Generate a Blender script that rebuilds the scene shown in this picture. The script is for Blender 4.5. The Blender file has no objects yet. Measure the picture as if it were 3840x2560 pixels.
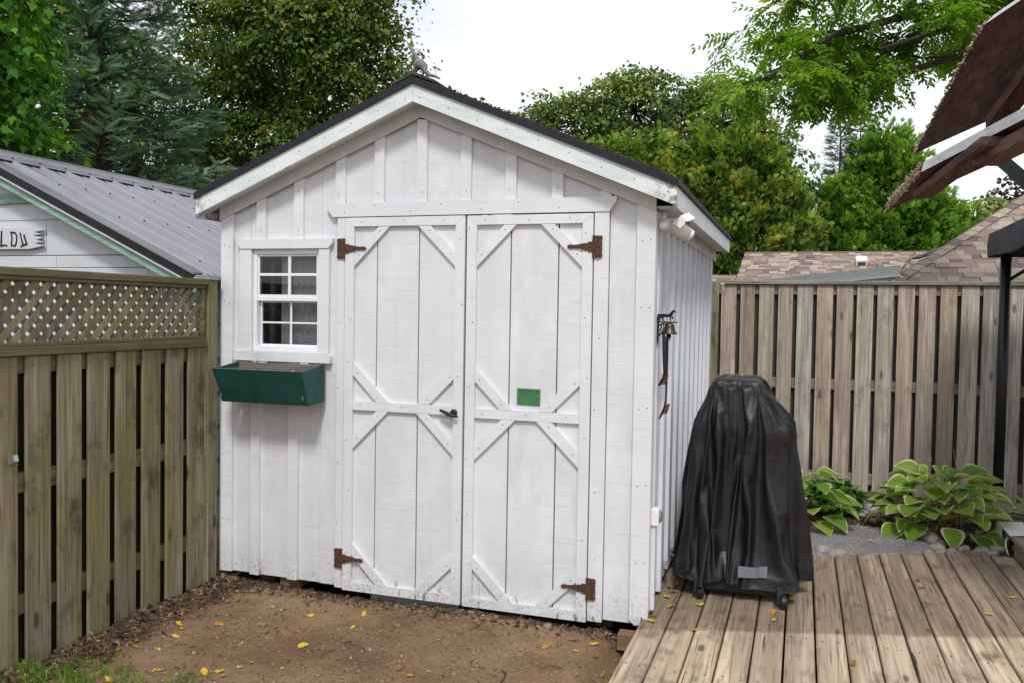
import bpy, math, random
import numpy as np
from mathutils import Vector, Matrix
R = math.radians
random.seed(7); rng = np.random.default_rng(7)
sc = bpy.context.scene; col = sc.collection

# ------------------------------------------------------------------ camera, sky, sun, exposure
YAW, PITCH, ROLL = R(18.548), R(-1.957), R(0.96)
CAM = Vector((0, 0, 1.63))
_f = Vector((-math.sin(YAW)*math.cos(PITCH), math.cos(YAW)*math.cos(PITCH), math.sin(PITCH)))
_r = Vector((math.cos(YAW), math.sin(YAW), 0)); _u = _r.cross(_f)
_r2 = math.cos(ROLL)*_r + math.sin(ROLL)*_u; _u2 = -math.sin(ROLL)*_r + math.cos(ROLL)*_u
cd = bpy.data.cameras.new('camera'); co = bpy.data.objects.new('camera', cd); col.objects.link(co)
cd.sensor_width = 36; cd.lens = 30.377; cd.clip_start = .05; cd.clip_end = 4000
co.matrix_world = Matrix(((_r2.x, _u2.x, -_f.x, 0), (_r2.y, _u2.y, -_f.y, 0), (_r2.z, _u2.z, -_f.z, CAM.z), (0, 0, 0, 1)))
sc.camera = co

SUN_EL, SUN_AZ = R(52), R(-72)          # azimuth measured from +X towards +Y
wd = bpy.data.worlds.new('World'); sc.world = wd; wd.use_nodes = True
wn = wd.node_tree.nodes; wl = wd.node_tree.links; wn.clear()
wo = wn.new('ShaderNodeOutputWorld'); bg = wn.new('ShaderNodeBackground'); wl.new(bg.outputs[0], wo.inputs[0])
sky = wn.new('ShaderNodeTexSky'); sky.sky_type = 'NISHITA'; sky.sun_disc = False
sky.sun_elevation = SUN_EL; sky.sun_rotation = math.pi/2 - SUN_AZ
sky.air_density = 1.2; sky.dust_density = 2.0
# thin bright overcast: an even veil of cloud over the blue, thinner in broad patches
tc = wn.new('ShaderNodeTexCoord'); mp = wn.new('ShaderNodeMapping'); mp.inputs['Scale'].default_value = (1, 1, 2.6)
wl.new(tc.outputs['Generated'], mp.inputs['Vector'])
ns = wn.new('ShaderNodeTexNoise'); ns.inputs['Scale'].default_value = 1.7; ns.inputs['Detail'].default_value = 5; ns.inputs['Roughness'].default_value = .55
wl.new(mp.outputs[0], ns.inputs['Vector'])
cr = wn.new('ShaderNodeValToRGB'); cr.color_ramp.elements[0].position = .30; cr.color_ramp.elements[0].color = (.34,)*3+(1,); cr.color_ramp.elements[1].position = .58; cr.color_ramp.elements[1].color = (1, 1, 1, 1)
wl.new(ns.outputs['Fac'], cr.inputs[0])
mx = wn.new('ShaderNodeMix'); mx.data_type = 'RGBA'; wl.new(cr.outputs[0], mx.inputs[0])
wl.new(sky.outputs[0], mx.inputs[6]); mx.inputs[7].default_value = (9.3, 9.6, 10.3, 1)
wl.new(mx.outputs[2], bg.inputs[0]); bg.inputs['Strength'].default_value = .098
sd = bpy.data.lights.new('sun', 'SUN'); sd.energy = 2.0; sd.angle = R(10); sd.color = (1, .975, .94)
so = bpy.data.objects.new('sun', sd); col.objects.link(so)
_sv = Vector((math.cos(SUN_EL)*math.cos(SUN_AZ), math.cos(SUN_EL)*math.sin(SUN_AZ), math.sin(SUN_EL)))
so.rotation_euler = _sv.to_track_quat('Z', 'Y').to_euler(); so.location = (3, -8, 12)
vs = sc.view_settings; vs.view_transform = 'Standard'; vs.look = 'None'; vs.exposure = 0.22; vs.gamma = 1; vs.use_curve_mapping = False
sc.render.engine = 'CYCLES'; sc.cycles.use_denoising = True
sc.cycles.max_bounces = 8; sc.cycles.transparent_max_bounces = 12; sc.cycles.caustics_reflective = False; sc.cycles.caustics_refractive = False

# ------------------------------------------------------------------ mesh helpers
class MB:
    def __init__(s): s.v = []; s.f = []; s.sm = False
    def add(s, vs, fs):
        o = len(s.v); s.v += [tuple(p) for p in vs]; s.f += [tuple(i+o for i in f) for f in fs]; return s
    def box(s, x0, x1, y0, y1, z0, z1, c=.0025):
        c = min(c, .45*min(x1-x0, y1-y0, z1-z0)); lo = (x0, y0, z0); hi = (x1, y1, z1); vs = []; idx = {}
        for a in (0, 1):
            for b in (0, 1):
                for d in (0, 1):
                    P = [(lo, hi)[a][0], (lo, hi)[b][1], (lo, hi)[d][2]]; S = [(1, -1)[a], (1, -1)[b], (1, -1)[d]]
                    for ax in range(3):
                        q = list(P)
                        for k in range(3):
                            if k != ax: q[k] += S[k]*c
                        idx[(a, b, d, ax)] = len(vs); vs.append(q)
        fs = []
        for ax in range(3):
            o1, o2 = (ax+1) % 3, (ax+2) % 3
            for sd_ in (0, 1):
                ring = []
                for p, q in ((0, 0), (1, 0), (1, 1), (0, 1)):
                    k = [0, 0, 0]; k[ax] = sd_; k[o1] = p; k[o2] = q; ring.append(idx[(*k, ax)])
                fs.append(ring if sd_ else ring[::-1])
            for p in (0, 1):          # edges along ax
                for q in (0, 1):
                    k0 = [0, 0, 0]; k1 = [0, 0, 0]; k0[ax] = 0; k1[ax] = 1
                    for k in (k0, k1): k[o1] = p; k[o2] = q
                    f = [idx[(*k0, o1)], idx[(*k1, o1)], idx[(*k1, o2)], idx[(*k0, o2)]]
                    fs.append(f if (p == q) else f[::-1])
        for a in (0, 1):
            for b in (0, 1):
                for d in (0, 1):
                    f = [idx[(a, b, d, 0)], idx[(a, b, d, 1)], idx[(a, b, d, 2)]]
                    fs.append(f if (a+b+d) % 2 else f[::-1])
        return s.add(vs, fs)
    def prism(s, pts, a, b, axis='y'):
        """polygon pts (2D) extruded from a to b along axis"""
        def mk(p, t): return {'y': (p[0], t, p[1]), 'x': (t, p[0], p[1]), 'z': (p[0], p[1], t)}[axis]
        n = len(pts); vs = [mk(p, a) for p in pts]+[mk(p, b) for p in pts]
        fs = [list(range(n)), list(range(2*n-1, n-1, -1))]+[[i, i+n, (i+1) % n+n, (i+1) % n] for i in range(n)]
        return s.add(vs, fs)
    def hexa(s, p): return s.add(p, [(0, 3, 2, 1), (4, 5, 6, 7), (0, 1, 5, 4), (1, 2, 6, 5), (2, 3, 7, 6), (3, 0, 4, 7)])
    def bar(s, a, b, w, h, up=(0, 0, 1)):
        a = Vector(a); b = Vector(b); d = (b-a).normalized(); si = d.cross(Vector(up)).normalized(); u = si.cross(d)
        P = [q+si*w/2*i+u*h/2*j for q in (a, b) for i, j in ((-1, -1), (1, -1), (1, 1), (-1, 1))]
        return s.hexa(P)
    def tube(s, pts, rad, n=8, cap=True):
        pts = [Vector(p) for p in pts]; rad = rad if hasattr(rad, '__len__') else [rad]*len(pts); vs = []; prev = None
        for i, p in enumerate(pts):
            d = (pts[min(i+1, len(pts)-1)]-pts[max(i-1, 0)]).normalized()
            if prev is None:
                a = Vector((0, 0, 1)) if abs(d.z) < .9 else Vector((1, 0, 0)); si = d.cross(a).normalized()
            else: si = (prev-d*prev.dot(d)).normalized()
            prev = si; u = d.cross(si)
            for k in range(n):
                t = 2*math.pi*k/n; vs.append(p+(si*math.cos(t)+u*math.sin(t))*rad[i])
        fs = [(i*n+k, i*n+(k+1) % n, (i+1)*n+(k+1) % n, (i+1)*n+k) for i in range(len(pts)-1) for k in range(n)]
        if cap: fs += [tuple(range(n-1, -1, -1)), tuple(range((len(pts)-1)*n, len(pts)*n))]
        return s.add(vs, fs)
    def lathe(s, prof, origin=(0, 0, 0), axis=(0, 0, 1), n=16):
        ax = Vector(axis).normalized(); o = Vector(origin); a = Vector((0, 0, 1)) if abs(ax.z) < .9 else Vector((1, 0, 0))
        si = ax.cross(a).normalized(); u = ax.cross(si); vs = []
        for r_, t in prof:
            for k in range(n):
                g = 2*math.pi*k/n; vs.append(o+ax*t+(si*math.cos(g)+u*math.sin(g))*r_)
        m = len(prof)
        fs = [(i*n+k, i*n+(k+1) % n, (i+1)*n+(k+1) % n, (i+1)*n+k) for i in range(m-1) for k in range(n)]
        fs += [tuple(range(n-1, -1, -1)), tuple(range((m-1)*n, m*n))]
        return s.add(vs, fs)
WPOS = {}
def wpos(o): return WPOS.get(o.name, Vector((0, 0, 0))) if o else Vector((0, 0, 0))
def mesh_of(name, mb, mat, off=Vector((0, 0, 0)), smooth=False):
    me = bpy.data.meshes.new(name); me.from_pydata([(p[0]-off.x, p[1]-off.y, p[2]-off.z) for p in mb.v], [], mb.f)
    if mat: me.materials.append(mat)
    if smooth: me.polygons.foreach_set('use_smooth', [True]*len(me.polygons))
    me.update(); return me
def obj(name, mb, mat, parent=None, smooth=False, label=None, cat=None, group=None, kind=None, loc=None):
    """one mesh object; mb is in world coordinates"""
    off = Vector(loc) if loc is not None else wpos(parent)
    o = bpy.data.objects.new(name, mesh_of(name, mb, mat, off, smooth)); col.objects.link(o)
    if parent: o.parent = parent; o.location = off-wpos(parent)
    else: o.location = off
    WPOS[o.name] = off
    return tag(o, label, cat, group, kind)
def inst(name, me, parent, loc, rot=(0, 0, 0), scale=(1, 1, 1), **kw):
    o = bpy.data.objects.new(name, me); col.objects.link(o); loc = Vector(loc)
    if parent: o.parent = parent; o.location = loc-wpos(parent)
    else: o.location = loc
    o.rotation_euler = rot; o.scale = scale; WPOS[o.name] = loc
    return tag(o, **kw)
def tag(o, label=None, cat=None, group=None, kind=None):
    if label: o['label'] = label
    if cat: o['category'] = cat
    if group: o['group'] = group
    if kind: o['kind'] = kind
    return o
def thing(name, loc, label, cat, group=None):
    o = bpy.data.objects.new(name, None); col.objects.link(o); o.location = loc; o.empty_display_size = .1; WPOS[o.name] = Vector(loc)
    return tag(o, label, cat, group)

# ------------------------------------------------------------------ material helpers
class NT:
    def __init__(s, name, rough=.7, spec=.3):
        s.m = bpy.data.materials.new(name); s.m.use_nodes = True; s.t = s.m.node_tree; s.b = s.t.nodes['Principled BSDF']
        s.b.inputs['Roughness'].default_value = rough; s.b.inputs['Specular IOR Level'].default_value = spec
    def set(s, sock, v):
        if isinstance(v, bpy.types.NodeSocket): s.t.links.new(v, sock)
        elif isinstance(v, tuple) and len(v) == 3 and sock.type == 'RGBA': sock.default_value = v+(1,)
        else: sock.default_value = v
    def n(s, typ, ins={}, out=0, **props):
        nd = s.t.nodes.new(typ)
        for k, v in props.items(): setattr(nd, k, v)
        for k, v in ins.items(): s.set(nd.inputs[k], v)
        return nd.outputs[out]
    def P(s, scale=(1, 1, 1), rand=False):
        p = s.n('ShaderNodeTexCoord', out=3)
        if rand:
            r = s.rand(); off = s.n('ShaderNodeCombineXYZ', {0: s.mt('MULTIPLY', r, 37.3), 1: s.mt('MULTIPLY', r, 91.7), 2: s.mt('MULTIPLY', r, 53.1)})
            p = s.n('ShaderNodeVectorMath', {0: p, 1: off}, operation='ADD')
        return s.n('ShaderNodeVectorMath', {0: p, 1: scale}, operation='MULTIPLY')
    def rand(s): return s.n('ShaderNodeObjectInfo', out='Random')
    def noise(s, vec, scale=1, detail=3, rough=.5, dist=0): return s.n('ShaderNodeTexNoise', {'Vector': vec, 'Scale': scale, 'Detail': detail, 'Roughness': rough, 'Distortion': dist})
    def ramp(s, fac, stops):
        nd = s.t.nodes.new('ShaderNodeValToRGB'); s.set(nd.inputs[0], fac); e = nd.color_ramp.elements
        while len(e) < len(stops): e.new(.5)
        for i, (p, c) in enumerate(stops):
            e[i].position = p; e[i].color = (c, c, c, 1) if not hasattr(c, '__len__') else tuple(c)+(1,)
        return nd.outputs[0]
    def mix(s, fac, a, b, mode='MIX'):
        nd = s.t.nodes.new('ShaderNodeMix'); nd.data_type = 'RGBA'; nd.blend_type = mode
        s.set(nd.inputs[0], fac); s.set(nd.inputs[6], a); s.set(nd.inputs[7], b); return nd.outputs[2]
    def mt(s, op, a, b=0.0):
        nd = s.t.nodes.new('ShaderNodeMath'); nd.operation = op; s.set(nd.inputs[0], a); s.set(nd.inputs[1], b); return nd.outputs[0]
    def xyz(s, v): nd = s.t.nodes.new('ShaderNodeSeparateXYZ'); s.set(nd.inputs[0], v); return nd.outputs
    def bump(s, h, strength=.4, dist=.01, prev=None):
        nd = s.t.nodes.new('ShaderNodeBump'); nd.inputs['Strength'].default_value = strength; nd.inputs['Distance'].default_value = dist
        s.set(nd.inputs['Height'], h)
        if prev: s.set(nd.inputs['Normal'], prev)
        return nd.outputs[0]
    def end(s, base=None, rough=None, normal=None, metal=None):
        if base is not None: s.set(s.b.inputs['Base Color'], base)
        if rough is not None: s.set(s.b.inputs['Roughness'], rough)
        if normal is not None: s.set(s.b.inputs['Normal'], normal)
        if metal is not None: s.set(s.b.inputs['Metallic'], metal)
        return s.m

def m_paint(name, base=(.775, .785, .812), saw='z', dirt=.5, low_wear=True):
    """old white paint over rough-sawn boards"""
    t = NT(name, .62, .3); rd = t.rand()
    sc_ = {'z': (2.5, 2.5, 150), 'x': (150, 2.5, 2.5), 'none': (30, 30, 30)}[saw]
    sw = t.noise(t.P(sc_, True), 1, 2, .6); sw2 = t.noise(t.P({'z': (5, 5, 38), 'x': (38, 5, 5), 'none': (8, 8, 8)}[saw], True), 1, 3, .6)
    big = t.noise(t.P((1.6, 1.6, 1.0)), 2.2, 4, .6); st = t.noise(t.P((26, 26, 1.3), True), 1, 3, .6)
    c = t.mix(t.ramp(big, [(.36, 0), (.66, min(1, 1.6*dirt))]), base, tuple(b*f for b, f in zip(base, (.83, .84, .85))))
    b3 = t.noise(t.P((3.5, 3.5, 1.2), True), 2.0, 5, .7); c = t.mix(t.ramp(b3, [(.52, 0), (.74, .9*dirt)]), c, tuple(b*f for b, f in zip(base, (.72, .73, .74))))
    c = t.mix(t.ramp(st, [(.55, 0), (.78, .45*dirt)]), c, tuple(b*f for b, f in zip(base, (.74, .74, .72))))
    c = t.mix(t.ramp(sw, [(.30, .40), (.46, 0)]), c, tuple(b*f for b, f in zip(base, (.70, .71, .72))))
    c = t.mix(t.ramp(sw2, [(.26, .35), (.42, 0)]), c, tuple(b*f for b, f in zip(base, (.66, .67, .66))))
    c = t.mix(t.mt('MULTIPLY', rd, .5), c, tuple(b*f for b, f in zip(base, (.9, .89, .87))))
    if low_wear:
        z = t.xyz(t.n('ShaderNodeNewGeometry', out=0))[2]
        sp = t.noise(t.P((110, 110, 70)), 1, 4, .7); bl = t.noise(t.P((9, 9, 5)), 1, 3, .6)
        m1 = t.mt('MULTIPLY', t.mt('MULTIPLY', t.ramp(z, [(.03, 1), (.30, 0)]), t.ramp(sp, [(.46, 0), (.62, 1)])), t.ramp(bl, [(.35, .25), (.65, 1)]))
        c = t.mix(t.mt('MULTIPLY', m1, .85), c, (.30, .27, .235))
        pl = t.noise(t.P((22, 22, 7)), 1, 3, .6)
        m2 = t.mt('MULTIPLY', t.ramp(z, [(.03, 1), (.14, 0)]), t.ramp(pl, [(.62, 0), (.66, 1)]))
        c = t.mix(m2, c, (.27, .20, .14))
    h = t.mt('ADD', t.mt('MULTIPLY', sw, .6), t.mt('MULTIPLY', sw2, .5))
    return t.end(c, None, t.bump(h, .35, .004))

def m_wood(name, cols, axis='z', green=.0, dark=(.05, .04, .03), contrast=1.0, knots=True, crack=0.0, rough=.85, green_col=(.16, .17, .06), blot=.0, lift=1.0, damp=False):
    t = NT(name, rough, .15); rd = t.rand()
    k = {'x': (0, 1, 1), 'y': (1, 0, 1), 'z': (1, 1, 0)}[axis]; l = [1-i for i in k]
    S = lambda ac, al: tuple(ac*i+al*j for i, j in zip(k, l))
    g = t.noise(t.P(S(70, 2.2), True), 1, 4, .65, .4); g2 = t.noise(t.P(S(14, 1.0), True), 1, 4, .6, .6); big = t.noise(t.P(S(5, 1.8), True), 1, 3, .6)
    c = t.ramp(rd, [(i/(len(cols)-1) if len(cols) > 1 else 0, tuple(lift*q for q in cc)) for i, cc in enumerate(cols)])
    c = t.mix(t.ramp(g2, [(.35, 0), (.68, .62*contrast)]), c, tuple(.5*q*lift for q in cols[0]))
    c = t.mix(t.ramp(g2, [(.28, .5*contrast), (.46, 0)]), c, tuple(1.35*q*lift for q in cols[-1]))
    g3 = t.noise(t.P(S(32, .55), True), 1, 5, .7, .9)
    c = t.mix(t.ramp(g3, [(.54, 0), (.70, .62*contrast)]), c, tuple(.36*q*lift for q in cols[0])); c = t.mix(t.ramp(g3, [(.30, .55*contrast), (.43, 0)]), c, tuple(min(.85, 1.45*q)*lift for q in cols[-1]))
    c = t.mix(t.ramp(g, [(.30, .75*contrast), (.50, 0)]), c, dark)
    if green:
        c = t.mix(t.ramp(big, [(.40, 0), (.66, green)]), c, green_col)
    if blot:
        bl = t.noise(t.P(S(7, 4), True), 1, 4, .7); c = t.mix(t.ramp(bl, [(.54, 0), (.72, blot)]), c, dark)
    h = g
    if knots:
        vo = t.n('ShaderNodeTexVoronoi', {'Vector': t.P(S(6.5, 2.3), True), 'Scale': 1.0, 'Randomness': 1.0}, out=0)
        kn = t.ramp(vo, [(.07, 1), (.13, 0)]); c = t.mix(t.mt('MULTIPLY', kn, .8), c, dark)
    if crack:
        ck = t.noise(t.P(S(34, 1.1), True), 1, 2, .5, .8); cm = t.ramp(ck, [(.27, 1), (.30, 0)])
        c = t.mix(t.mt('MULTIPLY', cm, crack), c, tuple(q*.4 for q in dark)); h = t.mt('SUBTRACT', g, t.mt('MULTIPLY', cm, .9))
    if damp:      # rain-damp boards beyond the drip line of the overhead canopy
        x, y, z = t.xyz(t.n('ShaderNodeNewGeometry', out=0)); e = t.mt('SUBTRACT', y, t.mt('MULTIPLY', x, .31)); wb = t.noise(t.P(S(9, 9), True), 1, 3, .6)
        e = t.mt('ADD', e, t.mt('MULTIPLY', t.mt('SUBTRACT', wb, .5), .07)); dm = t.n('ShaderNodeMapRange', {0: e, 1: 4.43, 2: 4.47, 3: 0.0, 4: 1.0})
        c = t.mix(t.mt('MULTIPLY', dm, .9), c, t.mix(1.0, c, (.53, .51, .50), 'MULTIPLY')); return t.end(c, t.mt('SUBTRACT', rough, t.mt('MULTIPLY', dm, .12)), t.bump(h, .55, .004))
    return t.end(c, None, t.bump(h, .55, .004))

def m_flat(name, colr, rough=.6, metal=0, spec=.4, var=.15, bumps=.0, scale=30):
    t = NT(name, rough, spec); ns_ = t.noise(t.P((1, 1, 1), True), scale, 4, .6)
    c = t.mix(t.ramp(ns_, [(.3, 0), (.7, 1)]), tuple(q*(1-var) for q in colr), tuple(min(1, q*(1+var)) for q in colr))
    t.end(c, None, t.bump(ns_, bumps, .004) if bumps else None, metal); return t.m

def m_leaf(name, stops, trans=.35, rough=.5, attr='tone'):
    t = NT(name, rough, .35)
    a = t.n('ShaderNodeAttribute', attribute_name=attr, out='Fac')
    c = t.ramp(a, stops)
    t.end(c)
    tr = t.n('ShaderNodeBsdfTranslucent', {'Color': t.mix(1.0, c, (1.0, 1.12, .45), 'MULTIPLY')})
    ms = t.t.nodes.new('ShaderNodeMixShader'); ms.inputs[0].default_value = trans
    t.t.links.new(t.b.outputs[0], ms.inputs[1]); t.t.links.new(tr, ms.inputs[2])
    t.t.links.new(ms.outputs[0], t.t.nodes['Material Output'].inputs[0]); return t.m

M = {}
M['white'] = m_paint('white_board_paint', dirt=.75)
M['white_side'] = m_paint('white_siding_paint', (.73, .75, .80), dirt=.45)
M['white_trim'] = m_paint('white_trim_paint', (.79, .80, .822), dirt=.5)
M['vinyl'] = m_flat('white_vinyl', (.80, .81, .83), .35, var=.03)
M['white_plain'] = m_flat('white_plastic', (.78, .77, .74), .4, var=.05)
def m_mint(name):
    t = NT(name, .6, .3); p = t.P(); x, y, z = t.xyz(p)
    v = t.mt('ADD', z, t.mt('MULTIPLY', t.mt('ABSOLUTE', x), .416))
    vec = t.n('ShaderNodeCombineXYZ', {0: t.mt('MULTIPLY', x, 5.0), 1: t.mt('MULTIPLY', y, 5.0), 2: t.mt('MULTIPLY', v, 95.0)})
    g = t.noise(vec, 1, 4, .65, .5); b = t.noise(t.P((2, 2, 6)), 1.4, 4, .6); b2 = t.noise(t.P((5, 5, 9)), 1, 4, .6)
    c = t.mix(t.ramp(b, [(.4, 0), (.62, 1)]), (.77, .81, .81), (.63, .72, .69))
    pm = t.mt('MULTIPLY', t.ramp(g, [(.33, 1), (.42, 0)]), t.ramp(b2, [(.40, 0), (.55, 1)]))
    c = t.mix(t.mt('MULTIPLY', pm, .6), c, (.30, .29, .25))
    ends = t.n('ShaderNodeMapRange', {0: t.mt('ABSOLUTE', x), 1: 1.27, 2: 1.42, 3: 0.0, 4: 1.0})
    pe = t.mt('MULTIPLY', ends, t.ramp(t.noise(t.P((20, 20, 35)), 1, 4, .7), [(.47, 0), (.55, 1)]))
    c = t.mix(pe, c, (.27, .22, .17))
    return t.end(c, None, t.bump(g, .3, .004))
M['mint'] = m_mint('mint_white_fascia_paint')
M['soffit'] = m_paint('soffit_paint', (.66, .67, .66), 'none', .6, False)
M['black_metal'] = m_flat('dark_drip_edge_metal', (.014, .017, .025), .5, .0, .3, .2)
M['shingle_dark'] = m_flat('old_dark_shingle', (.075, .065, .062), .95, 0, .1, .5, .6, 60)
M['rust'] = m_flat('rusty_iron', (.095, .045, .028), .8, .1, .3, .5, .5, 90)
M['iron'] = m_flat('black_cast_iron', (.020, .018, .018), .5, .5, .4, .3, .2, 90)
M['bronze'] = m_flat('aged_bell_bronze', (.10, .062, .040), .38, .85, .5, .45, .1, 40)
M['black_plastic'] = m_flat('black_plastic', (.014, .014, .016), .4, 0, .4, .3)
M['nail'] = m_flat('nail_head', (.05, .045, .045), .7, .3, .3, .4)
M['steel'] = m_flat('dull_steel', (.38, .39, .41), .45, .8, .5, .2)
M['galv'] = m_flat('galvanised_sheet', (.34, .37, .40), .5, .5, .4, .25, .1, 12)
M['glass'] = None

# ------------------------------------------------------------------ value noise for relief
def vnoise(x, y, seed=0):
    def h(i, j): 
        n = (i.astype(np.int64)*374761393+j.astype(np.int64)*668265263+seed*982451653) & 0x7fffffff
        n = (n ^ (n >> 13))*1274126177 & 0x7fffffff; return ((n ^ (n >> 16)) & 0xffff)/65535.
    i = np.floor(x); j = np.floor(y); u = x-i; v = y-j; u = u*u*(3-2*u); v = v*v*(3-2*v)
    return (h(i, j)*(1-u)+h(i+1, j)*u)*(1-v)+(h(i, j+1)*(1-u)+h(i+1, j+1)*u)*v
def sstep(a, b, x): t = np.clip((x-a)/(b-a), 0, 1); return t*t*(3-2*t)
def ground_z(x, y):
    x = np.asarray(x, float); y = np.asarray(y, float)
    near = sstep(-6, -4, x)*(1-sstep(9, 12, y))*(1-sstep(4, 6, x))
    z = near*(.030*(vnoise(x*1.3, y*1.3, 1)-.5)+.022*(vnoise(x*4.5, y*4.5, 2)-.5)+.014*(vnoise(x*14, y*14, 3)-.5)+.008*(vnoise(x*40, y*40, 4)-.5))
    bed = sstep(-.9, -.6, x)*sstep(5.3, 5.9, y)            # planted bed beyond the deck is a little higher
    front = sstep(-.95, -.75, x)*(1-sstep(5.3, 5.9, y))    # earth below the deck lies lower
    z = z*(1-.4*bed)+.035*bed-.10*front
    under = sstep(-3.25, -3.15, x)*sstep(4.42, 4.6, y)*(1-sstep(-.9, -.75, x))*(1-sstep(7.3, 7.5, y))
    trench = sstep(-3.3, -3.2, x)*sstep(4.26, 4.42, y)*(1-sstep(-.9, -.75, x))*(1-sstep(7.3, 7.5, y))
    return z-.05*under-.035*trench
# ------------------------------------------------------------------ ground
def build_ground():
    xs = np.unique(np.concatenate([np.linspace(-400, -12, 14), np.linspace(-12, -3.6, 22), np.arange(-3.6, -.60, .018), np.arange(-.60, 2.0, .05), np.linspace(2, 12, 16), np.linspace(12, 400, 14)]))
    ys = np.unique(np.concatenate([np.linspace(-200, -2, 10), np.linspace(-2, 2.6, 20), np.arange(2.6, 4.7, .018), np.arange(4.7, 8.8, .05), np.linspace(8.8, 30, 24), np.linspace(30, 900, 14)]))
    X, Y = np.meshgrid(xs, ys, indexing='xy'); Z = ground_z(X, Y); n = len(xs); m = len(ys)
    V = np.stack([X, Y, Z], -1).reshape(-1, 3)
    i = np.arange((m-1)*n).reshape(m-1, n)[:, :-1].ravel(); F = np.stack([i, i+1, i+n+1, i+n], 1)
    me = bpy.data.meshes.new('ground'); me.vertices.add(len(V)); me.vertices.foreach_set('co', V.ravel())
    me.loops.add(F.size); me.loops.foreach_set('vertex_index', F.ravel()); me.polygons.add(len(F))
    me.polygons.foreach_set('loop_start', np.arange(0, F.size, 4)); me.polygons.foreach_set('use_smooth', np.ones(len(F), bool)); me.update(calc_edges=True)
    t = NT('dirt_ground', .95, .1); p = t.P()
    a = t.noise(p, 1.6, 5, .6); b = t.noise(p, 9, 5, .65); g = t.noise(p, 70, 4, .7); g2 = t.noise(p, 260, 3, .7)
    c = t.mix(t.ramp(a, [(.35, 0), (.62, 1)]), (.205, .124, .070), (.345, .228, .135))
    c = t.mix(t.ramp(b, [(.42, 0), (.68, .45)]), c, (.17, .108, .065))
    c = t.mix(t.ramp(g, [(.38, .35), (.52, 0)]), c, (.12, .08, .052))
    c = t.mix(t.ramp(g2, [(.58, 0), (.70, .6)]), c, (.36, .28, .20))
    dp = t.noise(p, .9, 3, .5); c = t.mix(t.ramp(dp, [(.50, 0), (.62, .55)]), c, t.mix(1.0, c, (.62, .58, .55), 'MULTIPLY'))
    x, y, z = t.xyz(p)
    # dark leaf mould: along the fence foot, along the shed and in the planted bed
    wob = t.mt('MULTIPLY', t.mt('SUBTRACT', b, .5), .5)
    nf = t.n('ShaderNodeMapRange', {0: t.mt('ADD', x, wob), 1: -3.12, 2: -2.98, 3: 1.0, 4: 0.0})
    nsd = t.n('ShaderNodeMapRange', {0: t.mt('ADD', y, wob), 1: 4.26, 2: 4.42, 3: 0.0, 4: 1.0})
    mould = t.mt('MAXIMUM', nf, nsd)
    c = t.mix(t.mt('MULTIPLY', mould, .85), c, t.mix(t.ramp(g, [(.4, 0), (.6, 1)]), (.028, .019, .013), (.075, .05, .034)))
    me.materials.append(t.end(c, None, t.bump(t.mt('ADD', g, t.mt('MULTIPLY', g2, .4)), .9, .012)))
    o = bpy.data.objects.new('ground', me); col.objects.link(o); tag(o, 'bare brown dirt yard with leaf litter in front of the shed', kind='structure')
build_ground()

# ------------------------------------------------------------------ garden shed
SY = 4.40; XC = -2.02
def roofz(x, z0=2.72): return z0-.4155*abs(x-XC)
shed = thing('garden_shed', (XC, SY, 0), 'white board-and-batten garden shed with gable roof and double barn doors', 'shed')
def part(name, mb, mat, parent=None, **kw): return obj(name, mb, M[mat] if isinstance(mat, str) else mat, parent or shed, **kw)
NAILS = MB()
def nail(mb, x, y, z, ax='y', r=.0034):
    n = 6; pts = [(r*math.cos(k*math.pi/3), r*math.sin(k*math.pi/3)) for k in range(n)]
    if ax == 'y': mb.add([(x+a, y, z+b) for a, b in pts], [tuple(range(n))])
    elif ax == 'x': mb.add([(x, y+a, z+b) for a, b in pts], [tuple(range(n))])
    else: mb.add([(x+a, y+b, z) for a, b in pts], [tuple(range(n))])
jit = lambda s_: random.uniform(-s_, s_)
# -- front wall boards
def front_board(x0, x1, z0, z1=None, name='wall_board', zz=None):
    yf = SY+random.uniform(0, .003)
    if z1 is None:
        pts = [(x0+.001, z0), (x1-.001, z0), (x1-.001, roofz(x1))]
        if x0 < XC < x1: pts.append((XC, roofz(XC)))
        pts.append((x0+.001, roofz(x0)))
    else: pts = [(x0+.001, z0), (x1-.001, z0), (x1-.001, z1), (x0+.001, z1)]
    part(name, MB().prism(pts, yf, yf+.02), 'white')
W0, W1, WZ0, WZ1 = -3.125, -2.645, 1.37, 1.98            # window opening
front_board(-3.32, -3.125, .036); front_board(-3.125, -2.815, .033, WZ0); front_board(-2.815, -2.645, .031, WZ0)
front_board(-2.645, -2.53, .028); front_board(-3.125, -2.79, WZ1); front_board(-2.79, -2.645, WZ1)
for a, b in ((-2.53, -2.272), (-2.272, -2.011), (-2.011, -1.75), (-1.75, -1.492), (-1.492, -1.233), (-1.233, -.973), (-.973, -.952)): front_board(a, b, 2.152)
front_board(-.952, -.732, .030)
# -- battens
def batten(x, z0, z1=None, w=.062):
    yf = SY-.019+jit(.002); top = lambda xx: (roofz(xx, 2.69) if z1 is None else z1)
    part('batten', MB().prism([(x-w/2, z0), (x+w/2, z0), (x+w/2, top(x+w/2)), (x-w/2, top(x-w/2))], yf, SY-.0005), 'white_trim')
    t0 = min(top(x-w/2), top(x+w/2))
    for zz in (z0+.05, t0-.05): nail(NAILS, x+jit(.01), yf-.0008, zz)
for x in (-3.044, -2.792): batten(x, 2.031)
for x in (-2.519, -2.272, -2.011, -1.75, -1.492, -1.233): batten(x, 2.230)
batten(-.973, 2.2295, w=.055)
batten(-3.078, .032, 1.318); batten(-2.817, .031, 1.318, .066)
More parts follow.
